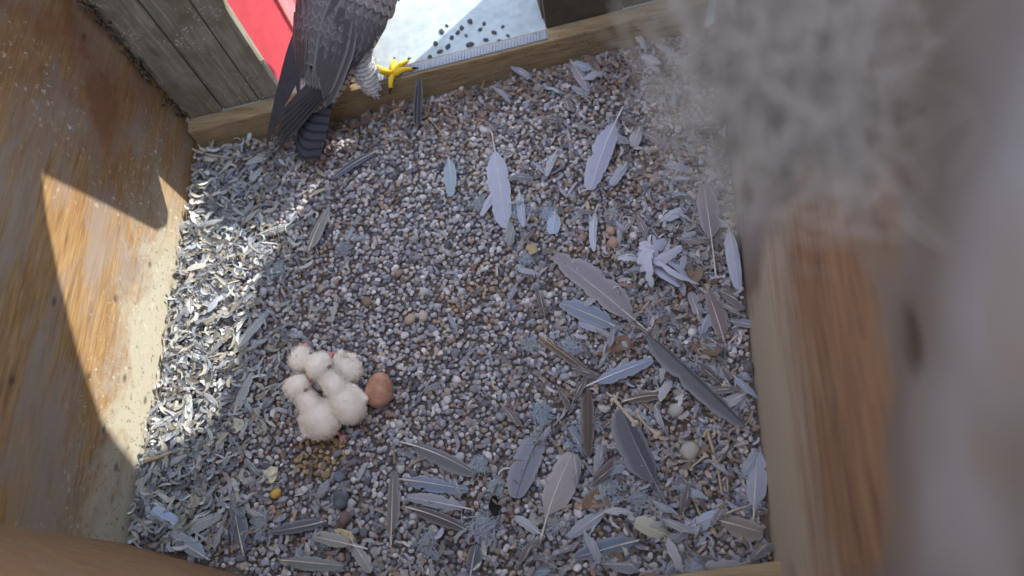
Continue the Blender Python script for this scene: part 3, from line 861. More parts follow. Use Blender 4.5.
# the white downy clump: several lobes of one torn body feather bundle
p = at(656, 264); z = ground(p.x, p.y) + 0.012
e = empty('down_clump', 'large white ragged downy clump beside the big diagonal feather', 'down', None, Matrix.Translation((p.x, p.y, z)))
RNC = random.Random(12)
for k, (tx, ty, w, l0) in enumerate([(638, 244, 20, 0.1), (650, 243, 12, 0.2), (684, 247, 17, 0.15), (676, 256, 13, 0.1), (634, 290, 22, 0.1), (645, 305, 15, 0.2), (680, 311, 17, 0.15), (668, 296, 14, 0.1), (627, 268, 12, 0.2), (692, 272, 14, 0.15)]):
    q = at(tx, ty) - at(656, 266); q.z = 0
    vl, vr, qq = feather_parts(q.length, w * MMPX, RNC.uniform(-0.5, 0.5), 0.0, RNC.uniform(0.35, 0.65), RNC.uniform(0.1, 0.35), int(tx + ty), nseg=14, splits=6)
    bpy.data.meshes.remove(qq)
    st = Vector((q.x * RNC.uniform(-0.5, 0.3) + RNC.uniform(-0.01, 0.01), q.y * RNC.uniform(-0.5, 0.3) + RNC.uniform(-0.01, 0.01), RNC.uniform(0.0, 0.006)))
    for me in (vl, vr):
        o = obj('lobe', me, M['feather'], e, color=srgb(182 - 3 * (k % 4), 184 - 3 * (k % 4), 198)); o.matrix_local = frame(st, Vector((q.x, q.y, 0.010)), RNC.uniform(-0.5, 0.5))
obj('core', down_mesh('core', 200, 0.034, 77), M['tint_obj'], e, color=srgb(178, 180, 196))

# ---------------------------------------------------------------- bones, straws, scraps, pellet, shell
def stick(name, pts, r, mat, label, cat, knobs=False, z=0.007):
    P = []
    for px, py in pts:
        q = at(px, py); q = at(px, py, ground(q.x, q.y) + z); P.append(q)
    # smooth through the points
    S = []
    for i in range(len(P) - 1):
        for k in range(5): S.append(P[i].lerp(P[i + 1], k / 5))
    S.append(P[-1])
    for _ in range(2):
        S = [S[0]] + [(S[i - 1] + S[i] * 2 + S[i + 1]) / 4 for i in range(1, len(S) - 1)] + [S[-1]]
    n = len(S)
    rad = [r * (1 - 0.35 * math.sin(math.pi * i / (n - 1))) if knobs else r * (1 - 0.4 * i / (n - 1)) for i in range(n)]
    if not knobs:
        tag(obj(name, mesh(name, *tube(S, rad, 6)), M[mat]), label, cat); return
    e = empty(name, label, cat, None, Matrix.Translation(S[0]))
    V, F = tube([s - S[0] for s in S], rad, 8)
    obj('shaft', mesh('shaft', V, F), M[mat], e)
    for end, nb in ((0, 1), (-1, -2)):
        bm = bmesh.new(); d = (S[end] - S[nb]).normalized(); sd = Vector((-d.y, d.x, 0)).normalized()
        for s in (-1, 1): ellipsoid_into(bm, S[end] - S[0] + sd * (s * r * 0.8), (r * 1.15, r * 1.15, r * 1.05), sub=2)
        me = bpy.data.meshes.new('knuckle'); bm.to_mesh(me); bm.free()
        me.polygons.foreach_set('use_smooth', [True] * len(me.polygons))
        obj('knuckle', me, M[mat], e)
stick('bone', [(614, 399), (622, 409), (635, 424)], 0.0032, 'bone', 'thin bone slanting above the broad dark flight feather', 'bone', True, 0.012)
stick('bone', [(636, 413), (645, 424), (657, 435)], 0.0032, 'bone', 'pale bone with broad end left of the smooth oval stone', 'bone', True)
stick('bone', [(690, 468), (698, 462), (706, 455)], 0.0022, 'bone', 'short pale bone beside the brown stems', 'bone', True)
stick('bone', [(744, 394), (733, 389), (724, 384)], 0.0026, 'bone', 'small pinkish bone by the timber wall', 'bone', True)
stick('straw', [(641, 402), (655, 412), (671, 422)], 0.0011, 'straw', 'thin pale straw between two bones and the oval stone', 'straw')
stick('straw', [(430, 119), (439, 130), (450, 145)], 0.0013, 'straw', 'pale straw lying in front of the leaning dark feather', 'straw')
stick('stem', [(707, 430), (713, 450), (719, 475), (722, 495)], 0.0024, 'straw', 'long brown plant stem standing along the lower right', 'stem')
stick('stem', [(680, 470), (690, 490), (702, 520)], 0.0020, 'straw', 'brown curved stem left of the longer brown stem', 'stem')
stick('stem', [(727, 480), (729, 500)], 0.0016, 'straw', 'short brown stem right of the longer brown stem', 'stem')
stick('twig', [(190, 148), (203, 154), (226, 157)], 0.0026, 'bone', 'curved pale twig in the far left corner under the threshold', 'twig', z=0.012)
stick('twig', [(597, 379), (570, 360), (546, 336)], 0.0014, 'straw', 'thin tan twig lying along the thin dark brown feather', 'twig', z=0.010)
stick('twig', [(470, 166), (480, 172), (493, 177)], 0.0010, 'straw', 'fine twig left of the lavender feather', 'twig')
stick('straw', [(551, 512), (563, 508), (572, 504)], 0.0014, 'bone', 'short pale straw right of the pale pinkish feather', 'straw')
stick('straw', [(232, 371), (241, 366), (250, 357)], 0.0018, 'bone', 'curved pale straw in the left litter', 'straw', z=0.013)
stick('stem', [(144, 461), (157, 458), (172, 452)], 0.0036, 'straw', 'thick curled tan stem against the plywood wall', 'stem', z=0.012)
stick('straw', [(723, 515), (735, 510), (748, 506)], 0.0016, 'bone', 'pale straw crossing toward the lilac feather on the timber wall', 'straw', z=0.012)
stick('straw', [(290, 214), (297, 222), (305, 240)], 0.0010, 'straw', 'fine straw at the edge of the sunlight', 'straw')

def chip(px, py, wpx, hpx, col, label, name, cat, rot=0.0, cup=0.35, z=0.006):
    """a curved plate with thickness"""
    p = at(px, py); V = []; F = []; n = 12; th = 0.0012
    for k, dz in ((0, 0), (1, th)):
        V.append(Vector((0, 0, dz)))
        for ring in (0.55, 1.0):
            for i in range(n):
                a = 2 * math.pi * i / n; rr = ring * (1 + 0.16 * math.sin(a * 3 + px) + 0.1 * math.sin(a * 5 + py))
                x, y = rr * wpx * MMPX / 2 * math.cos(a), rr * hpx * MMPX / 2 * math.sin(a)
                V.append(Vector((x, y, dz + cup * (x * x + y * y) / (0.5 * MMPX * (wpx + hpx) / 2))))
    m = 1 + 2 * n
    for s, o in ((0, 0), (1, m)):
        for i in range(n):
            j = (i + 1) % n
            f = [(o, o + 1 + i, o + 1 + j), (o + 1 + i, o + 1 + n + i, o + 1 + n + j, o + 1 + j)]
            F += f if s else [q[::-1] for q in f]
    for i in range(n):
        j = (i + 1) % n
        F.append((1 + n + i, 1 + n + j, m + 1 + n + j, m + 1 + n + i))
    o = obj(name, mesh(name, V, F), M['tint_obj'], None, (p.x, p.y, ground(p.x, p.y) + z), srgb(*col))
    o.rotation_euler = (RND.uniform(-0.3, 0.3), RND.uniform(-0.3, 0.3), rot)
    tag(o, label, cat)
chip(276, 477, 12, 18, (216, 208, 180), 'cream shell chip lying alone left of the grey pellet', 'shell_chip', 'shell chip', 0.2)
chip(346, 536, 20, 14, (196, 184, 154), 'pale cream scrap just below the grey pellet', 'shell_chip', 'shell chip', -0.3)
chip(242, 427, 17, 15, (188, 186, 172), 'pale cream flake in the litter left of the chicks', 'shell_chip', 'shell chip', 0.5)
chip(591, 502, 22, 16, (134, 112, 94), 'orange brown leaf scrap right of the pale pinkish feather', 'leaf_scrap', 'scrap', 0.8)
chip(563, 91, 16, 8, (184, 180, 186), 'white curled flake in the rusty litter near the threshold', 'leaf_scrap', 'scrap', 0.2, 0.8)
chip(620, 346, 26, 16, (128, 106, 96), 'brown leaf scrap between the blue feathers', 'leaf_scrap', 'scrap', 0.3)
chip(707, 352, 30, 18, (116, 98, 84), 'dark brown leaf scrap left of the split brown feather', 'leaf_scrap', 'scrap', -0.2)
chip(694, 278, 20, 18, (134, 116, 104), 'tan leaf scrap right of the white downy clump', 'leaf_scrap', 'scrap', 0.9)
chip(534, 253, 11, 18, (170, 152, 124), 'tan curled flake left of the big diagonal feather', 'leaf_scrap', 'scrap', 0.3, 0.7)
chip(495, 507, 9, 20, (36, 34, 36), 'small black scrap between the stacked feathers and the down', 'leaf_scrap', 'scrap', 0.1)
chip(636, 320, 10, 12, (52, 50, 54), 'small dark scrap at the quill of the diagonal feather', 'leaf_scrap', 'scrap', 0.1)
chip(614, 560, 22, 12, (122, 104, 92), 'rusty brown scrap at the lower right edge', 'leaf_scrap', 'scrap', 0.2)

# grey felted pellets
for i, (px, py, r, col, lab) in enumerate([(342, 501, 0.0135, (98, 102, 110), 'round grey felted pellet on the lower gravel'),
                         (347, 521, 0.0115, (116, 102, 100), 'brownish pellet fragment just below the round grey pellet'),
                         (341, 477, 0.0085, (112, 122, 138), 'small blue grey pellet fragment above the round grey pellet')]):
    bm = bmesh.new(); rr = random.Random(i)
    for k in range(9):
        d = Vector((rr.gauss(0, 1), rr.gauss(0, 1), rr.gauss(0, 1))).normalized() * (r * 0.45)
        ellipsoid_into(bm, d, (r * 0.62, r * 0.62, r * 0.55), sub=2)
    me = fuse('pellet', bm, r / 7, 2)
    p = at(px, py); e = empty('pellet', lab, 'pellet', None, Matrix.Translation((p.x, p.y, ground(p.x, p.y) + r * 0.72 + 0.001)))
    obj('core', me, M['tint_obj'], e, color=srgb(*col))
    f = obj('fuzz', down_mesh('fuzz', 60, r * 1.25, 60 + i, 0.9), M['tint_obj'], e, color=srgb(*col)); f['kind'] = 'stuff'

# crumbs of dirt on the ledge
cl = [(452, 38), (458, 33), (466, 36), (470, 45), (448, 47), (440, 52), (480, 30), (486, 40), (494, 33), (476, 52), (455, 55), (503, 27), (436, 44), (462, 28), (490, 47), (430, 58), (470, 22), (484, 24), (508, 36), (442, 32), (500, 42), (447, 26)]
for i, (px, py) in enumerate(cl):
    p = at(px, py, SILL_H - 0.004); s = RND.uniform(0.0025, 0.0048)
    o = obj('dirt_crumb', PM[i % 16], M['tint_obj'], None, (p.x, p.y, p.z + s * 0.35), srgb(70, 72, 78))
    o.scale = (s * 1.5, s, s * 0.5); o.rotation_euler = (0, 0, RND.uniform(0, 6))
    tag(o, 'dark crumb of dirt lying on the white ledge outside', 'dirt crumb', 'dirt crumbs on the white ledge')

# wisps of down caught all over the litter
parts = []
for i in range(230):
    x, y = (s_right() if i % 5 < 3 else s_left())
    if not (front_y(x) + 0.03 < y < back_y(x) - 0.03 and wall_x(y, -1) + 0.02 < x < wall_x(y, 1) - 0.02): continue
    me = down_mesh('tmp', 26, RND.uniform(0.008, 0.020), 500 + i)
    q = Vector((x, y, ground(x, y) + 0.004))
    parts.append(([v.co + q for v in me.vertices], [tuple(p.vertices) for p in me.polygons])); bpy.data.meshes.remove(me)
V, F = join(parts)
cols = np.zeros((len(V), 4)); k0 = 0
for v_, f_ in parts:
    c = srgb(*RND.choice([(150, 158, 178), (162, 162, 176), (170, 174, 184), (140, 144, 160)])); cols[k0:k0 + len(v_)] = c; k0 += len(v_)
tag(obj('down_wisps', mesh('down_wisps', V, F, True, None, cols), M['tint']), 'fine grey wisps of down caught in the litter', 'down', kind='stuff')
# ---------------------------------------------------------------- egg
def mat_egg():
    t = NT('rust_speckled_eggshell', 0.6, 0.25)
    v = t.coords()
    c = t.ramp(t.noise(v, 70, 5, 0.65), [(0.3, srgb(158, 112, 92)), (0.5, srgb(182, 138, 116)), (0.7, srgb(204, 164, 144))])
    c = t.mix(t.ramp(t.voro(v, 420), [(0.18, BW(0.6)), (0.4, BW(0))]), c, srgb(132, 76, 54))
    t.color(c); return t.m
V = []; F = []; n, m_ = 24, 16
for j in range(m_ + 1):
    a = math.pi * j / m_; y = -math.cos(a); r = math.sin(a) * (1 - 0.10 * y)
    for i in range(n): V.append((0.0198 * r * math.cos(2 * math.pi * i / n), 0.0255 * y, 0.0198 * r * math.sin(2 * math.pi * i / n)))
for j in range(m_):
    for i in range(n): F.append((j * n + i, (j + 1) * n + i, (j + 1) * n + (i + 1) % n, j * n + (i + 1) % n))
p = at(378, 389, 0.018)
eg = obj('egg', mesh('egg', V, F), mat_egg(), None, (p.x, p.y, ground(p.x, p.y) + 0.0195))
eg.rotation_euler = (0.12, 0, -0.12)
tag(eg, 'rust brown speckled egg lying against the chicks', 'egg')

# ---------------------------------------------------------------- chicks
def spikes(name, me, n, length, width, seed, keep=None):
    """short down fibres standing on a surface"""
    r = np.random.default_rng(seed)
    nv = len(me.vertices); co = np.zeros(nv * 3); me.vertices.foreach_get('co', co); co = co.reshape(-1, 3)
    no = np.zeros(nv * 3); me.vertices.foreach_get('normal', no); no = no.reshape(-1, 3)
    idx = np.arange(nv)
    if keep is not None: idx = idx[keep(co)]
    k = r.choice(idx, n)
    b = co[k] + r.normal(0, 0.0008, (n, 3)); d = no[k] + r.normal(0, 0.45, (n, 3)) ; d /= np.linalg.norm(d, axis=1)[:, None]
    s = np.cross(d, r.normal(size=(n, 3))); s /= np.linalg.norm(s, axis=1)[:, None]
    w = width * r.uniform(0.6, 1.3, (n, 1)); l = length * r.uniform(0.5, 1.2, (n, 1))
    V = np.concatenate([b - s * w, b + s * w, b + d * l + s * r.normal(0, 1, (n, 1)) * l * 0.3])
    F = np.stack([np.arange(n), np.arange(n) + n, np.arange(n) + 2 * n], 1)
    return fast_mesh(name, V, F)

M['lid'] = mat_plain('dusky_eyelid', srgb(168, 146, 148), 0.7, 0.1, 150)
def chick(body_px, bz, head_px, hz, beak_px, label, br=(0.030, 0.024, 0.024), hr=0.0165, seed=1, wing_px=None, foot_px=None):
    Bc = at(*body_px, bz); Hc = at(*head_px, hz); Kp = at(*beak_px, hz + 0.004)
    g = ground(Bc.x, Bc.y)
    e = empty('falcon_chick', label, 'chick', 'downy falcon chicks in the nest', Matrix.Translation((Bc.x, Bc.y, g)))
    O = Vector((Bc.x, Bc.y, g)); b = Bc - O; h = Hc - O; kd = (Kp - Hc).normalized()
    hd = (h - b); yaw = math.atan2(hd.y, hd.x)
    q = Quaternion((0, 0, 1), yaw)
    bm = bmesh.new()
    ellipsoid_into(bm, b, br, q)
    back = Vector((math.cos(yaw), math.sin(yaw), 0))
    ellipsoid_into(bm, b - back * br[0] * 0.45 - Vector((0, 0, 0.003)), (br[0] * 0.72, br[1] * 0.95, br[2] * 0.85), q)   # rump and belly
    ellipsoid_into(bm, b + back * br[0] * 0.35 + Vector((0, 0, 0.004)), (br[0] * 0.6, br[1] * 0.8, br[2] * 0.8), q)      # breast
    n0 = b + (h - b) * 0.35 + Vector((0, 0, 0.004)); n1 = b + (h - b) * 0.75 - kd * 0.002
    chain_into(bm, [b + (h - b) * 0.15, n0, n1, h - kd * 0.003], [0.019, 0.0165, 0.0138, 0.0138])
    hq = kd.to_track_quat('X', 'Z')
    ellipsoid_into(bm, h, (hr * 1.05, hr * 0.92, hr * 0.92), hq)
    ellipsoid_into(bm, h - kd * hr * 0.35 + Vector((0, 0, 0.001)), (hr * 0.8, hr * 0.95, hr * 0.85), hq)
    side = Vector((-back.y, back.x, 0))
    for s in (-1, 1):                                            # stub wings along the flanks
        w0 = b + back * br[0] * 0.3 + side * (s * br[1] * 0.8) + Vector((0, 0, 0.006))
        w1 = b - back * br[0] * 0.45 + side * (s * br[1] * 1.12) + Vector((0, 0, -0.001))
        chain_into(bm, [w0, w1], [0.0068, 0.0045])
    if wing_px:
        wp = at(*wing_px, bz + 0.018) - O
        chain_into(bm, [b + (wp - b) * 0.3, wp], [0.010, 0.0055])
    me = fuse('body', bm, 0.0022, 5)
    obj('body', me, M['down'], e)
    f = obj('down', spikes('down', me, 6500, 0.0030, 0.00036, seed), M['down'], e); f['kind'] = 'stuff'
    # face: beak with cere, gape, closed eyes
    up = (Vector((0, 0, 1)) - kd * kd.z).normalized(); sd = kd.cross(up)
    k0 = h + kd * hr * 0.78 - up * 0.0015
    V, Fc = tube([k0 - kd * 0.002, k0 + kd * 0.003, k0 + kd * 0.0075 - up * 0.0006, k0 + kd * 0.0105 - up * 0.0038], [0.0056, 0.0052, 0.0036, 0.0008], 8)
    bk = obj('beak', mesh('beak', V, Fc), M['chickskin'], e)
    V, Fc = tube([k0 - kd * 0.002 - up * 0.003, k0 + kd * 0.004 - up * 0.0044, k0 + kd * 0.0082 - up * 0.0056], [0.0036, 0.0026, 0.0009], 8)
    obj('lower_beak', mesh('lower_beak', V, Fc), M['chickskin'], bk)
    bm = bmesh.new(); ellipsoid_into(bm, k0 + kd * 0.0098 - up * 0.0018, (0.0009,) * 3, sub=1)
    t_ = bpy.data.meshes.new('egg_tooth'); bm.to_mesh(t_); bm.free(); obj('egg_tooth', t_, M['down'], bk)
    for s in (-1, 1):
        bm = bmesh.new(); ellipsoid_into(bm, h + kd * hr * 0.48 + sd * (s * hr * 0.74) + up * hr * 0.20, (0.0036, 0.0022, 0.0030), hq, 2)
        me2 = bpy.data.meshes.new('eyelid'); bm.to_mesh(me2); bm.free(); me2.polygons.foreach_set('use_smooth', [True] * len(me2.polygons))
        ey = obj('eyelid', me2, M['lid'], e)
        c0 = h + kd * hr * 0.50 + sd * (s * (hr * 0.74 + 0.0019)) + up * hr * 0.18
        obj('eye_slit', mesh('eye_slit', *tube([c0 - kd * 0.0026, c0 + kd * 0.0024 - up * 0.0006], 0.0006, 5)), M['black'], ey)
    # feet tucked in front of the belly
    for s in (-1, 1):
        fp = b + back * br[0] * 0.25 + side * (s * 0.010)
        if foot_px and s == 1: fp = at(*foot_px, 0.006) - O
        fp.z = 0.006
        fl = []
        fdir = (fp - b); fdir.z = 0; fdir.normalize()
        for a_ in (-0.6, 0.0, 0.6, 3.1):
            d = Quaternion((0, 0, 1), a_) @ fdir
            l = 0.011 if a_ != 3.1 else 0.006
            fl.append(tube([fp, fp + d * l * 0.6 + Vector((0, 0, 0.0014)), fp + d * l - Vector((0, 0, 0.002))], [0.0018, 0.0014, 0.0006], 6))
        fl.append(tube([fp, fp * 0.5 + b * 0.5], [0.0022, 0.0032], 6))
        obj('foot', mesh('foot', *join(fl)), M['chickskin'], e)
    return e
chick((342, 369), 0.020, (301.5, 358), 0.046, (306, 342), 'white downy chick farthest back, only its head peeping behind the others', br=(0.024, 0.019, 0.020), seed=1, wing_px=(341, 353))
chick((346, 402), 0.028, (320, 365), 0.066, (332, 353), 'white downy chick in the middle, next to the egg, head raised highest', br=(0.027, 0.0225, 0.025), hr=0.0178, seed=2)
chick((319, 417), 0.027, (298.5, 386), 0.056, (311, 377), 'white downy chick in front, beside the ochre stained gravel, beak toward its siblings', br=(0.027, 0.0245, 0.025), seed=3, foot_px=(341, 436))

# ---------------------------------------------------------------- adult falcon on the threshold
def mat_falcon_body():
    t = NT('falcon_plumage', 0.85, 0.1)
    v = t.coords(); x, y, z = t.sep(v)[:3]
    back = t.ramp(t.noise(v, 60, 4), [(0.3, srgb(70, 68, 74)), (0.7, srgb(98, 96, 104))])
    bars = t.math('SINE', t.math('MULTIPLY', t.math('ADD', y, t.math('MULTIPLY', t.noise(v, 30, 2), 0.02)), 620.0))
    belly = t.mix(t.ramp(bars, [(0.45, BW(0)), (0.75, BW(0.8))]), srgb(206, 198, 186), srgb(70, 66, 66))
    f = t.ramp(t.math('ADD', z, t.math('MULTIPLY', t.noise(v, 40, 2), 0.01)), [(0.0, BW(0)), (0.02, BW(1))])
    hd = t.ramp(y, [(0.14, BW(0)), (0.16, BW(1))])
    c = t.mix(f, belly, back)
    t.color(t.mix(hd, c, t.mix(t.ramp(z, [(0.004, BW(0)), (0.014, BW(1))]), srgb(210, 204, 194), srgb(52, 52, 58)))); return t.m
def mat_barred(name, a, b, freq, axis=1, thr=(0.3, 0.7)):
    t = NT(name, 0.85, 0.1); s = t.sep(t.coords(kind='UV' if axis == 'u' else 'Object'))
    k = s[0] if axis == 'u' else s[axis]
    w = t.math('SINE', t.math('MULTIPLY', k, freq))
    t.color(t.mix(t.ramp(w, [(thr[0], BW(0)), (thr[1], BW(1))]), a, b)); return t.m
M['fbody'] = mat_falcon_body()
M['fcovert'] = mat_feather(); M['fcovert'].name = 'falcon_coverts'
M['ftail'] = mat_barred('falcon_tail_bars', srgb(70, 72, 82), srgb(50, 50, 58), 62, 'u')
M['fthigh'] = mat_barred('falcon_barred_thigh', srgb(206, 206, 210), srgb(140, 138, 146), 900, 2, (0.4, 0.9))
M['fprim'] = mat_plain('falcon_primary', srgb(62, 60, 66), 0.7, 0.15, 80)

Ft = Vector((-0.464, 0.662, 0.045)); Fc = Vector((-0.364, 0.852, 0.166))
fy = (Fc - Ft).normalized(); fx = fy.cross(Vector((0, 0, 1))).normalized(); fz = fx.cross(fy)
FM = Matrix((fx, fy, fz)).transposed().to_4x4(); FM.translation = Fc
FI = FM.inverted()
fal = empty('falcon', 'grey adult falcon perched on the threshold, seen from behind with its tail in the nest', 'falcon', None, Matrix.Translation((Fc.x, Fc.y, SILL_H)))
def fpart(name, me, mat, parent=None):
    o = obj(name, me, mat, fal if parent is None else parent)
    o.matrix_parent_inverse = Matrix.Identity(4)
    o.matrix_local = (Matrix.Translation((-Fc.x, -Fc.y, -SILL_H)) @ FM) if parent is None else Matrix.Identity(4)
    return o
# torso in body coordinates: x right, y toward the head, z dorsal
def half_w(y): return float(np.interp(y, [-0.16, -0.10, -0.05, 0.0, 0.05, 0.09, 0.12, 0.15], [0.014, 0.036, 0.055, 0.066, 0.067, 0.058, 0.038, 0.026]))
def half_h(y): return 0.92 * half_w(y)
bm = bmesh.new()
for i in range(22):
    y = -0.15 + 0.28 * i / 21
    ellipsoid_into(bm, (0, y, -0.006), (half_w(y), 0.026, half_h(y)), sub=3)
chain_into(bm, [(0, 0.11, 0.0), (0, 0.15, 0.012), (0, 0.172, 0.020)], [0.034, 0.027, 0.027])
ellipsoid_into(bm, (0, 0.178, 0.020), (0.026, 0.031, 0.026))
ellipsoid_into(bm, (0, 0.195, 0.016), (0.020, 0.022, 0.020))
fpart('body', fuse('falcon_body', bm, 0.004, 8), M['fbody'])
# head details (beyond the top of the picture)
bkm = fpart('beak', mesh('beak', *tube([(0, 0.208, 0.016), (0, 0.220, 0.015), (0, 0.229, 0.008), (0, 0.231, 0.0)], [0.0095, 0.008, 0.005, 0.0008], 8)), M['beak'])
fpart('cere', mesh('cere', *tube([(0, 0.206, 0.017), (0, 0.214, 0.0165)], [0.0102, 0.0095], 8)), M['yellow'])
for s in (-1, 1):
    bm = bmesh.new(); ellipsoid_into(bm, (s * 0.0205, 0.192, 0.024), (0.005, 0.006, 0.006), sub=2)
    me = bpy.data.meshes.new('eye'); bm.to_mesh(me); bm.free(); fpart('eye', me, M['black'])

def surf(s, y, th, lift=0.0):
    """point on the flank, th measured from the dorsal line"""
    w, hh = half_w(y) + lift, half_h(y) + lift
    return Vector((s * w * math.sin(th), y, hh * math.cos(th) - 0.006))
# wings: folded shells over the flanks plus long primaries and tertials
for s in (-1, 1):
    ysq = np.linspace(0.105, -0.10, 22); V = []; F = []; U = []
    for iy, y in enumerate(ysq):
        t = iy / 21
        th0, th1 = 0.28 - 0.18 * t, 2.0 - 0.80 * t
        for k in range(10):
            q = k / 9
            V.append(surf(s, y, th0 + (th1 - th0) * q, 0.0065 + 0.003 * math.sin(q * math.pi))); U.append((t, q))
    for iy in range(21):
        for k in range(9):
            a = iy * 10 + k; f = (a, a + 1, a + 11, a + 10); F.append(f if s < 0 else f[::-1])
    wg = fpart('wing', mesh('wing', V, F, True, U), M['fcovert']); wg.color = srgb(88, 86, 92)
    so = wg.modifiers.new('th', 'SOLIDIFY'); so.thickness = 0.004; so.offset = -1
    # rows of covert feathers
    VS, FS, US = [], [], []; nn = 0
    for r_ in range(15):
        y = 0.10 - 0.20 * r_ / 14; t = r_ / 14
        th0, th1 = 0.20 - 0.12 * t, 1.90 - 0.75 * t
        cnt = 8
        for k in range(cnt):
            q = (k + 0.5 * (r_ % 2)) / cnt; th = th0 + (th1 - th0) * q
            lw = (th1 - th0) * half_w(y) / cnt * 0.66; ll = 0.021 + 0.008 * t
            c0 = surf(s, y, th, 0.0105); 
            e1 = surf(s, y - ll, th - 0.03, 0.0125)
            lat = (surf(s, y, th + 0.05, 0.0105) - surf(s, y, th - 0.05, 0.0105)).normalized()
            nrm = lat.cross((e1 - c0).normalized()); nrm = nrm if nrm.z * math.cos(th) + nrm.x * s * math.sin(th) > 0 else -nrm
            ring = []
            for j in range(7):
                u = j / 6; cx = c0.lerp(e1, u); ww = lw * (min(1, 0.65 + u) * max(0, 1 - u ** 4) ** 0.5)
                for sg in (-1, 0, 1):
                    ring.append(cx + lat * (sg * ww) + nrm * (0.0012 * (1 - abs(sg)) + 0.001)); US.append((0.2 + 0.06 * u, max(abs(sg) * 0.8, u ** 2)))
            for j in range(6):
                for cidx in range(2):
                    a = nn + j * 3 + cidx; FS.append((a, a + 1, a + 4, a + 3))
            VS += ring; nn += len(ring)
    cv = obj('covert_feathers', mesh('covert_feathers', VS, FS, True, US), M['fcovert'], wg); cv.color = srgb(92, 89, 94); cv['kind'] = 'stuff'
    # primaries: converge to the wing tip
    tipw = (at(266, 148, 0.055) if s < 0 else at(272, 158, 0.062))
    tip = FI @ tipw
    for k in range(6):
        rootp = surf(s, -0.045 - 0.008 * k, 1.25 - 0.10 * k, 0.008 - 0.0008 * k)
        tp = tip + Vector((-s * 0.0020 * k, 0.012 * k, 0.0010 * k))
        mid = rootp.lerp(tp, 0.5)
        L = (tp - rootp).length
        V = []; F = []
        dirv = (tp - rootp).normalized(); lat = dirv.cross(Vector((-s * 0.3, 0, 1))).normalized()
        nz = lat.cross(dirv)
        for j in range(13):
            u = j / 12; w = 0.0105 * (min(1, 0.6 + u * 2)) * (max(0, 1 - u ** 3)) ** 0.6 * (1 - 0.35 * u) + 0.0003
            c = rootp.lerp(tp, u) + nz * (0.003 * math.sin(u * math.pi))
            V += [c - lat * w - nz * 0.0008, c + nz * 0.0006, c + lat * w - nz * 0.0008]
        for j in range(12):
            for cidx in range(2):
                a = j * 3 + cidx; F.append((a, a + 1, a + 4, a + 3))
        obj('primary_feather', mesh('primary_feather', V, F), M['fprim'], wg)
    for k in range(4):                                            # tertials lying over the rump
        rootp = surf(s, 0.005 - 0.012 * k, 0.35 + 0.16 * k, 0.014); tp = surf(s, -0.115 - 0.012 * k, 0.30 + 0.2 * k, 0.016)
        dirv = (tp - rootp).normalized(); nrm = Vector((s * math.sin(0.5), 0, math.cos(0.5))); lat = dirv.cross(nrm).normalized(); V = []; F = []; U = []
        for j in range(11):
            u = j / 10; w = 0.0125 * min(1, 0.5 + u * 2) * max(0, 1 - u ** 4) ** 0.5 + 0.0003; c = rootp.lerp(tp, u)
            for sg in (-1, 0, 1): V.append(c + lat * (sg * w) + nrm * (0.0018 * (1 - abs(sg)))); U.append((0.3 + 0.4 * u, abs(sg)))
        for j in range(10):
            for cidx in range(2): a = j * 3 + cidx; F.append((a, a + 1, a + 4, a + 3))
        o = obj('tertial_feather', mesh('tertial_feather', V, F, True, U), M['fcovert'], wg); o.color = srgb(80, 77, 82)
# mantle between the wings
VS, FS, US = [], [], []; nn = 0
for r_ in range(13):
    y = 0.125 - 0.20 * r_ / 12
    for k in range(5):
        th = (k - 2 + 0.5 * (r_ % 2)) * 0.17; s = 1
        c0 = surf(1, y, th, 0.012); e1 = surf(1, y - 0.024, th, 0.0135)
        lat = Vector((math.cos(th), 0, -math.sin(th))); nrm = Vector((math.sin(th), 0, math.cos(th)))
        for j in range(7):
            u = j / 6; ww = 0.0078 * (min(1, 0.65 + u) * max(0, 1 - u ** 4) ** 0.5)
            for sg in (-1, 0, 1): VS.append(c0.lerp(e1, u) + lat * (sg * ww) + nrm * (0.0012 * (1 - abs(sg)))); US.append((0.2 + 0.06 * u, max(abs(sg) * 0.8, u ** 2)))
        for j in range(6):
            for cidx in range(2): a = nn + j * 3 + cidx; FS.append((a, a + 1, a + 4, a + 3))
        nn += 21
mn = fpart('mantle_feathers', mesh('mantle_feathers', VS, FS, True, US), M['fcovert']); mn.color = srgb(96, 94, 100); mn['kind'] = 'stuff'
# tail fan
tailtip = FI @ at(303, 163, 0.046); troot = Vector((0, -0.105, 0.006))
for k in range(-4, 5):
    rt = troot + Vector((k * 0.0045, 0, -abs(k) * 0.0008)); tp = tailtip + Vector((k * 0.0045, 0.004 * abs(k) * 0.6, -abs(k) * 0.0012))
    dirv = (tp - rt).normalized(); lat = dirv.cross(Vector((0, 0, 1))).normalized(); V = []; F = []; U = []
    for j in range(15):
        u = j / 14; w = 0.0085 * min(1, 0.6 + u) * (max(0, 1 - u ** 8)) ** 0.5 + 0.0003; c = rt.lerp(tp, u)
        for sg in (-1, 0, 1): V.append(c + lat * (sg * w) + Vector((0, 0, 0.001 * (1 - abs(sg)) + 0.0004 * (4 - abs(k))))); U.append((u, abs(sg)))
    for j in range(14):
        for cidx in range(2): a = j * 3 + cidx; F.append((a, a + 1, a + 4, a + 3))
    fpart('tail_feather', mesh('tail_feather', V, F, True, U), M['ftail'])
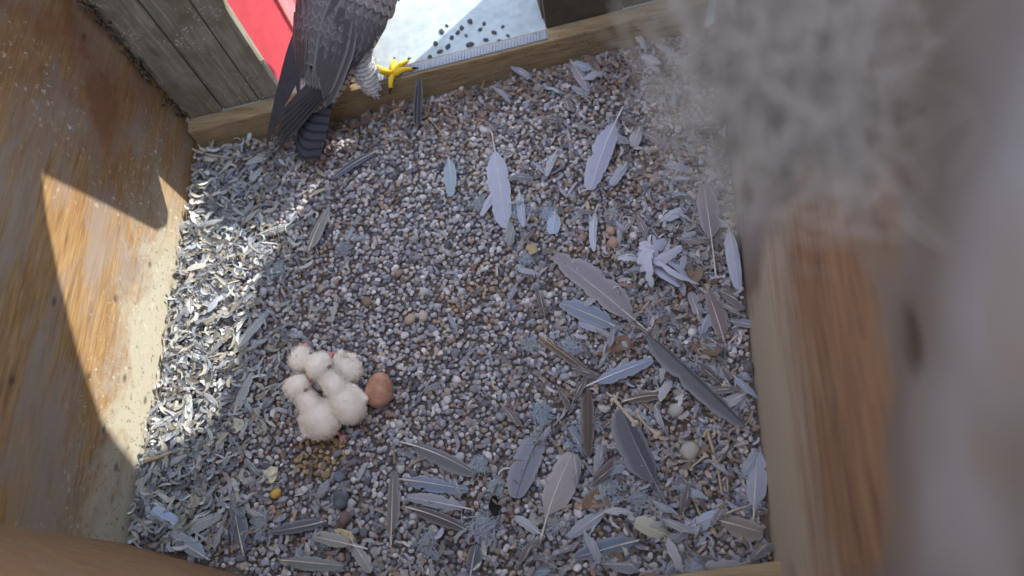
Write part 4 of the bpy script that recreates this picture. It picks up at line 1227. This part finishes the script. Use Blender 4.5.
# legs: feathered thigh, yellow foot with four toes and black claws (built in world directions)
W2L = Matrix.Translation((-Fc.x, -Fc.y, -SILL_H))
for s, fpx in ((1, (393, 75)), (-1, (330, 90))):
    foot = at(*fpx, SILL_H + 0.010)
    hip = FM @ Vector((s * 0.034, -0.030, -0.030))
    knee = FM @ Vector((s * 0.044, 0.010, -0.052)); 
    ank = foot + Vector((-0.030 * s, -0.004, 0.026)) if s > 0 else foot + Vector((0.004, 0.0, 0.03))
    bm = bmesh.new(); 
    if s > 0: chain_into(bm, [at(356, 52, 0.13), at(364, 70, 0.10), at(370, 84, 0.080), at(376, 95, 0.066)], [0.022, 0.022, 0.015, 0.004]); chain_into(bm, [at(364, 72, 0.095), ank], [0.014, 0.008])
    else: chain_into(bm, [hip, hip.lerp(ank, 0.45), hip.lerp(ank, 0.85), ank], [0.024, 0.021, 0.014, 0.008])
    th = fuse('thigh', bm, 0.003, 4); to = obj('thigh', th, M['fthigh'], fal); to.matrix_local = W2L
    f2 = obj('thigh_fringe', spikes('thigh_fringe', th, 1200, 0.006, 0.0008, 9), M['fthigh'], to); f2['kind'] = 'stuff'
    ft = obj('foot', mesh('foot', *join([tube([ank + Vector((0, 0, 0.006)), foot], [0.0058, 0.0056], 8)] + [
        tube([foot, foot + Vector((math.cos(a), math.sin(a), 0)) * l * 0.5 + Vector((0, 0, 0.004)), foot + Vector((math.cos(a), math.sin(a), 0)) * l - Vector((0, 0, 0.003))], [0.0054, 0.0046, 0.0036], 7)
        for a, l in ((0.95, 0.036), (0.35, 0.032), (1.6, 0.032), (-1.7, 0.024))])), M['yellow'], fal)
    ft.matrix_local = W2L
    for a, l in ((0.95, 0.036), (0.35, 0.032), (1.6, 0.032), (-1.7, 0.024)):
        d = Vector((math.cos(a), math.sin(a), 0)); b0 = foot + d * l - Vector((0, 0, 0.003))
        obj('claw', mesh('claw', *tube([b0, b0 + d * 0.006 + Vector((0, 0, 0.0005)), b0 + d * 0.011 - Vector((0, 0, 0.004))], [0.0028, 0.002, 0.0004], 6)), M['black'], ft)

# ---------------------------------------------------------------- fibres added close to the camera for the haze of its dirty dome
VEIL = []
corner = [np.array(v) for v in [[0.033, 0.265, 0.708], [0.049, 0.176, 0.64], [0.111, 0.164, 0.673], [0.109, 0.235, 0.729]]]   # the sheet's four corners
wallside = [np.array([0.198, 0.50, 0.80]), np.array([0.198, 0.42, 0.55]), np.array([0.198, 0.30, 0.62]), np.array([0.198, 0.34, 0.84])]
r = np.random.default_rng(5)
def sheet(u, v):
    a = corner[0] * (1 - u) + corner[3] * u; b = corner[1] * (1 - u) + corner[2] * u
    return a * (1 - v) + b * v
for i in range(680):
    u0 = r.beta(1.6, 1.2); v0 = r.random() * 0.95
    ang = r.uniform(0, 6.28); ln = r.uniform(0.25, 0.7)
    p0 = sheet(u0 - math.cos(ang) * ln * 0.5, v0 - math.sin(ang) * ln * 0.5); p1 = sheet(u0 + math.cos(ang) * ln * 0.5, v0 + math.sin(ang) * ln * 0.5)
    off = r.normal(0, 0.012, 3); sag = r.normal(0, 0.012, 3)
    pts = [p0 * (1 - t) + p1 * t + off + sag * math.sin(math.pi * t) for t in np.linspace(0, 1, 7)]
    if max(p[0] for p in pts) > 0.197: continue
    VEIL.append(tube(pts, r.uniform(0.00018, 0.00042), 3, False))
for i in range(46):
    w = wallside[r.integers(4)] + np.array([0, r.normal(0, 0.03), r.normal(0, 0.04)]); q = sheet(r.random(), r.random())
    pts = [w * (1 - t) + q * t - np.array([0, 0, 0.015 * math.sin(math.pi * t)]) for t in np.linspace(0, 1, 7)]
    VEIL.append(tube(pts, 0.0003, 3, False))
tag(obj('dome_haze', mesh('dome_haze', *join(VEIL)), M['veil']), 'grey fibres added close to the camera for the haze of its dirty dome', 'dome_haze', kind='stuff')

# dirt and fluff caught in the corner between the plywood and the boarded wall
r = np.random.default_rng(21); parts = []
for i in range(110):
    z = SILL_H + 0.01 + 0.36 * r.random(); b = bx(0.0, 0.028, z); b = Vector((wall_x(b.y, -1) + 0.003 + abs(r.normal(0, 0.006)), b.y - abs(r.normal(0, 0.006)), z))
    L = r.uniform(0.005, 0.016); a = r.uniform(0, 6.28); d = Vector((abs(math.cos(a)) * 0.5, -abs(math.sin(a)) * 0.5, r.normal(0, 0.8))).normalized()
    V, F = tube([b, b + d * L * 0.5 + Vector((0, 0, 0.002)), b + d * L], [0.0026 * r.uniform(0.4, 1), 0.002, 0.0004], 5); parts.append((V, F))
tag(obj('corner_dirt', mesh('corner_dirt', *join(parts)), M['darkpanel']), 'crumbly dark dirt caught in the corner beside the boarded wall', 'dirt', kind='stuff')
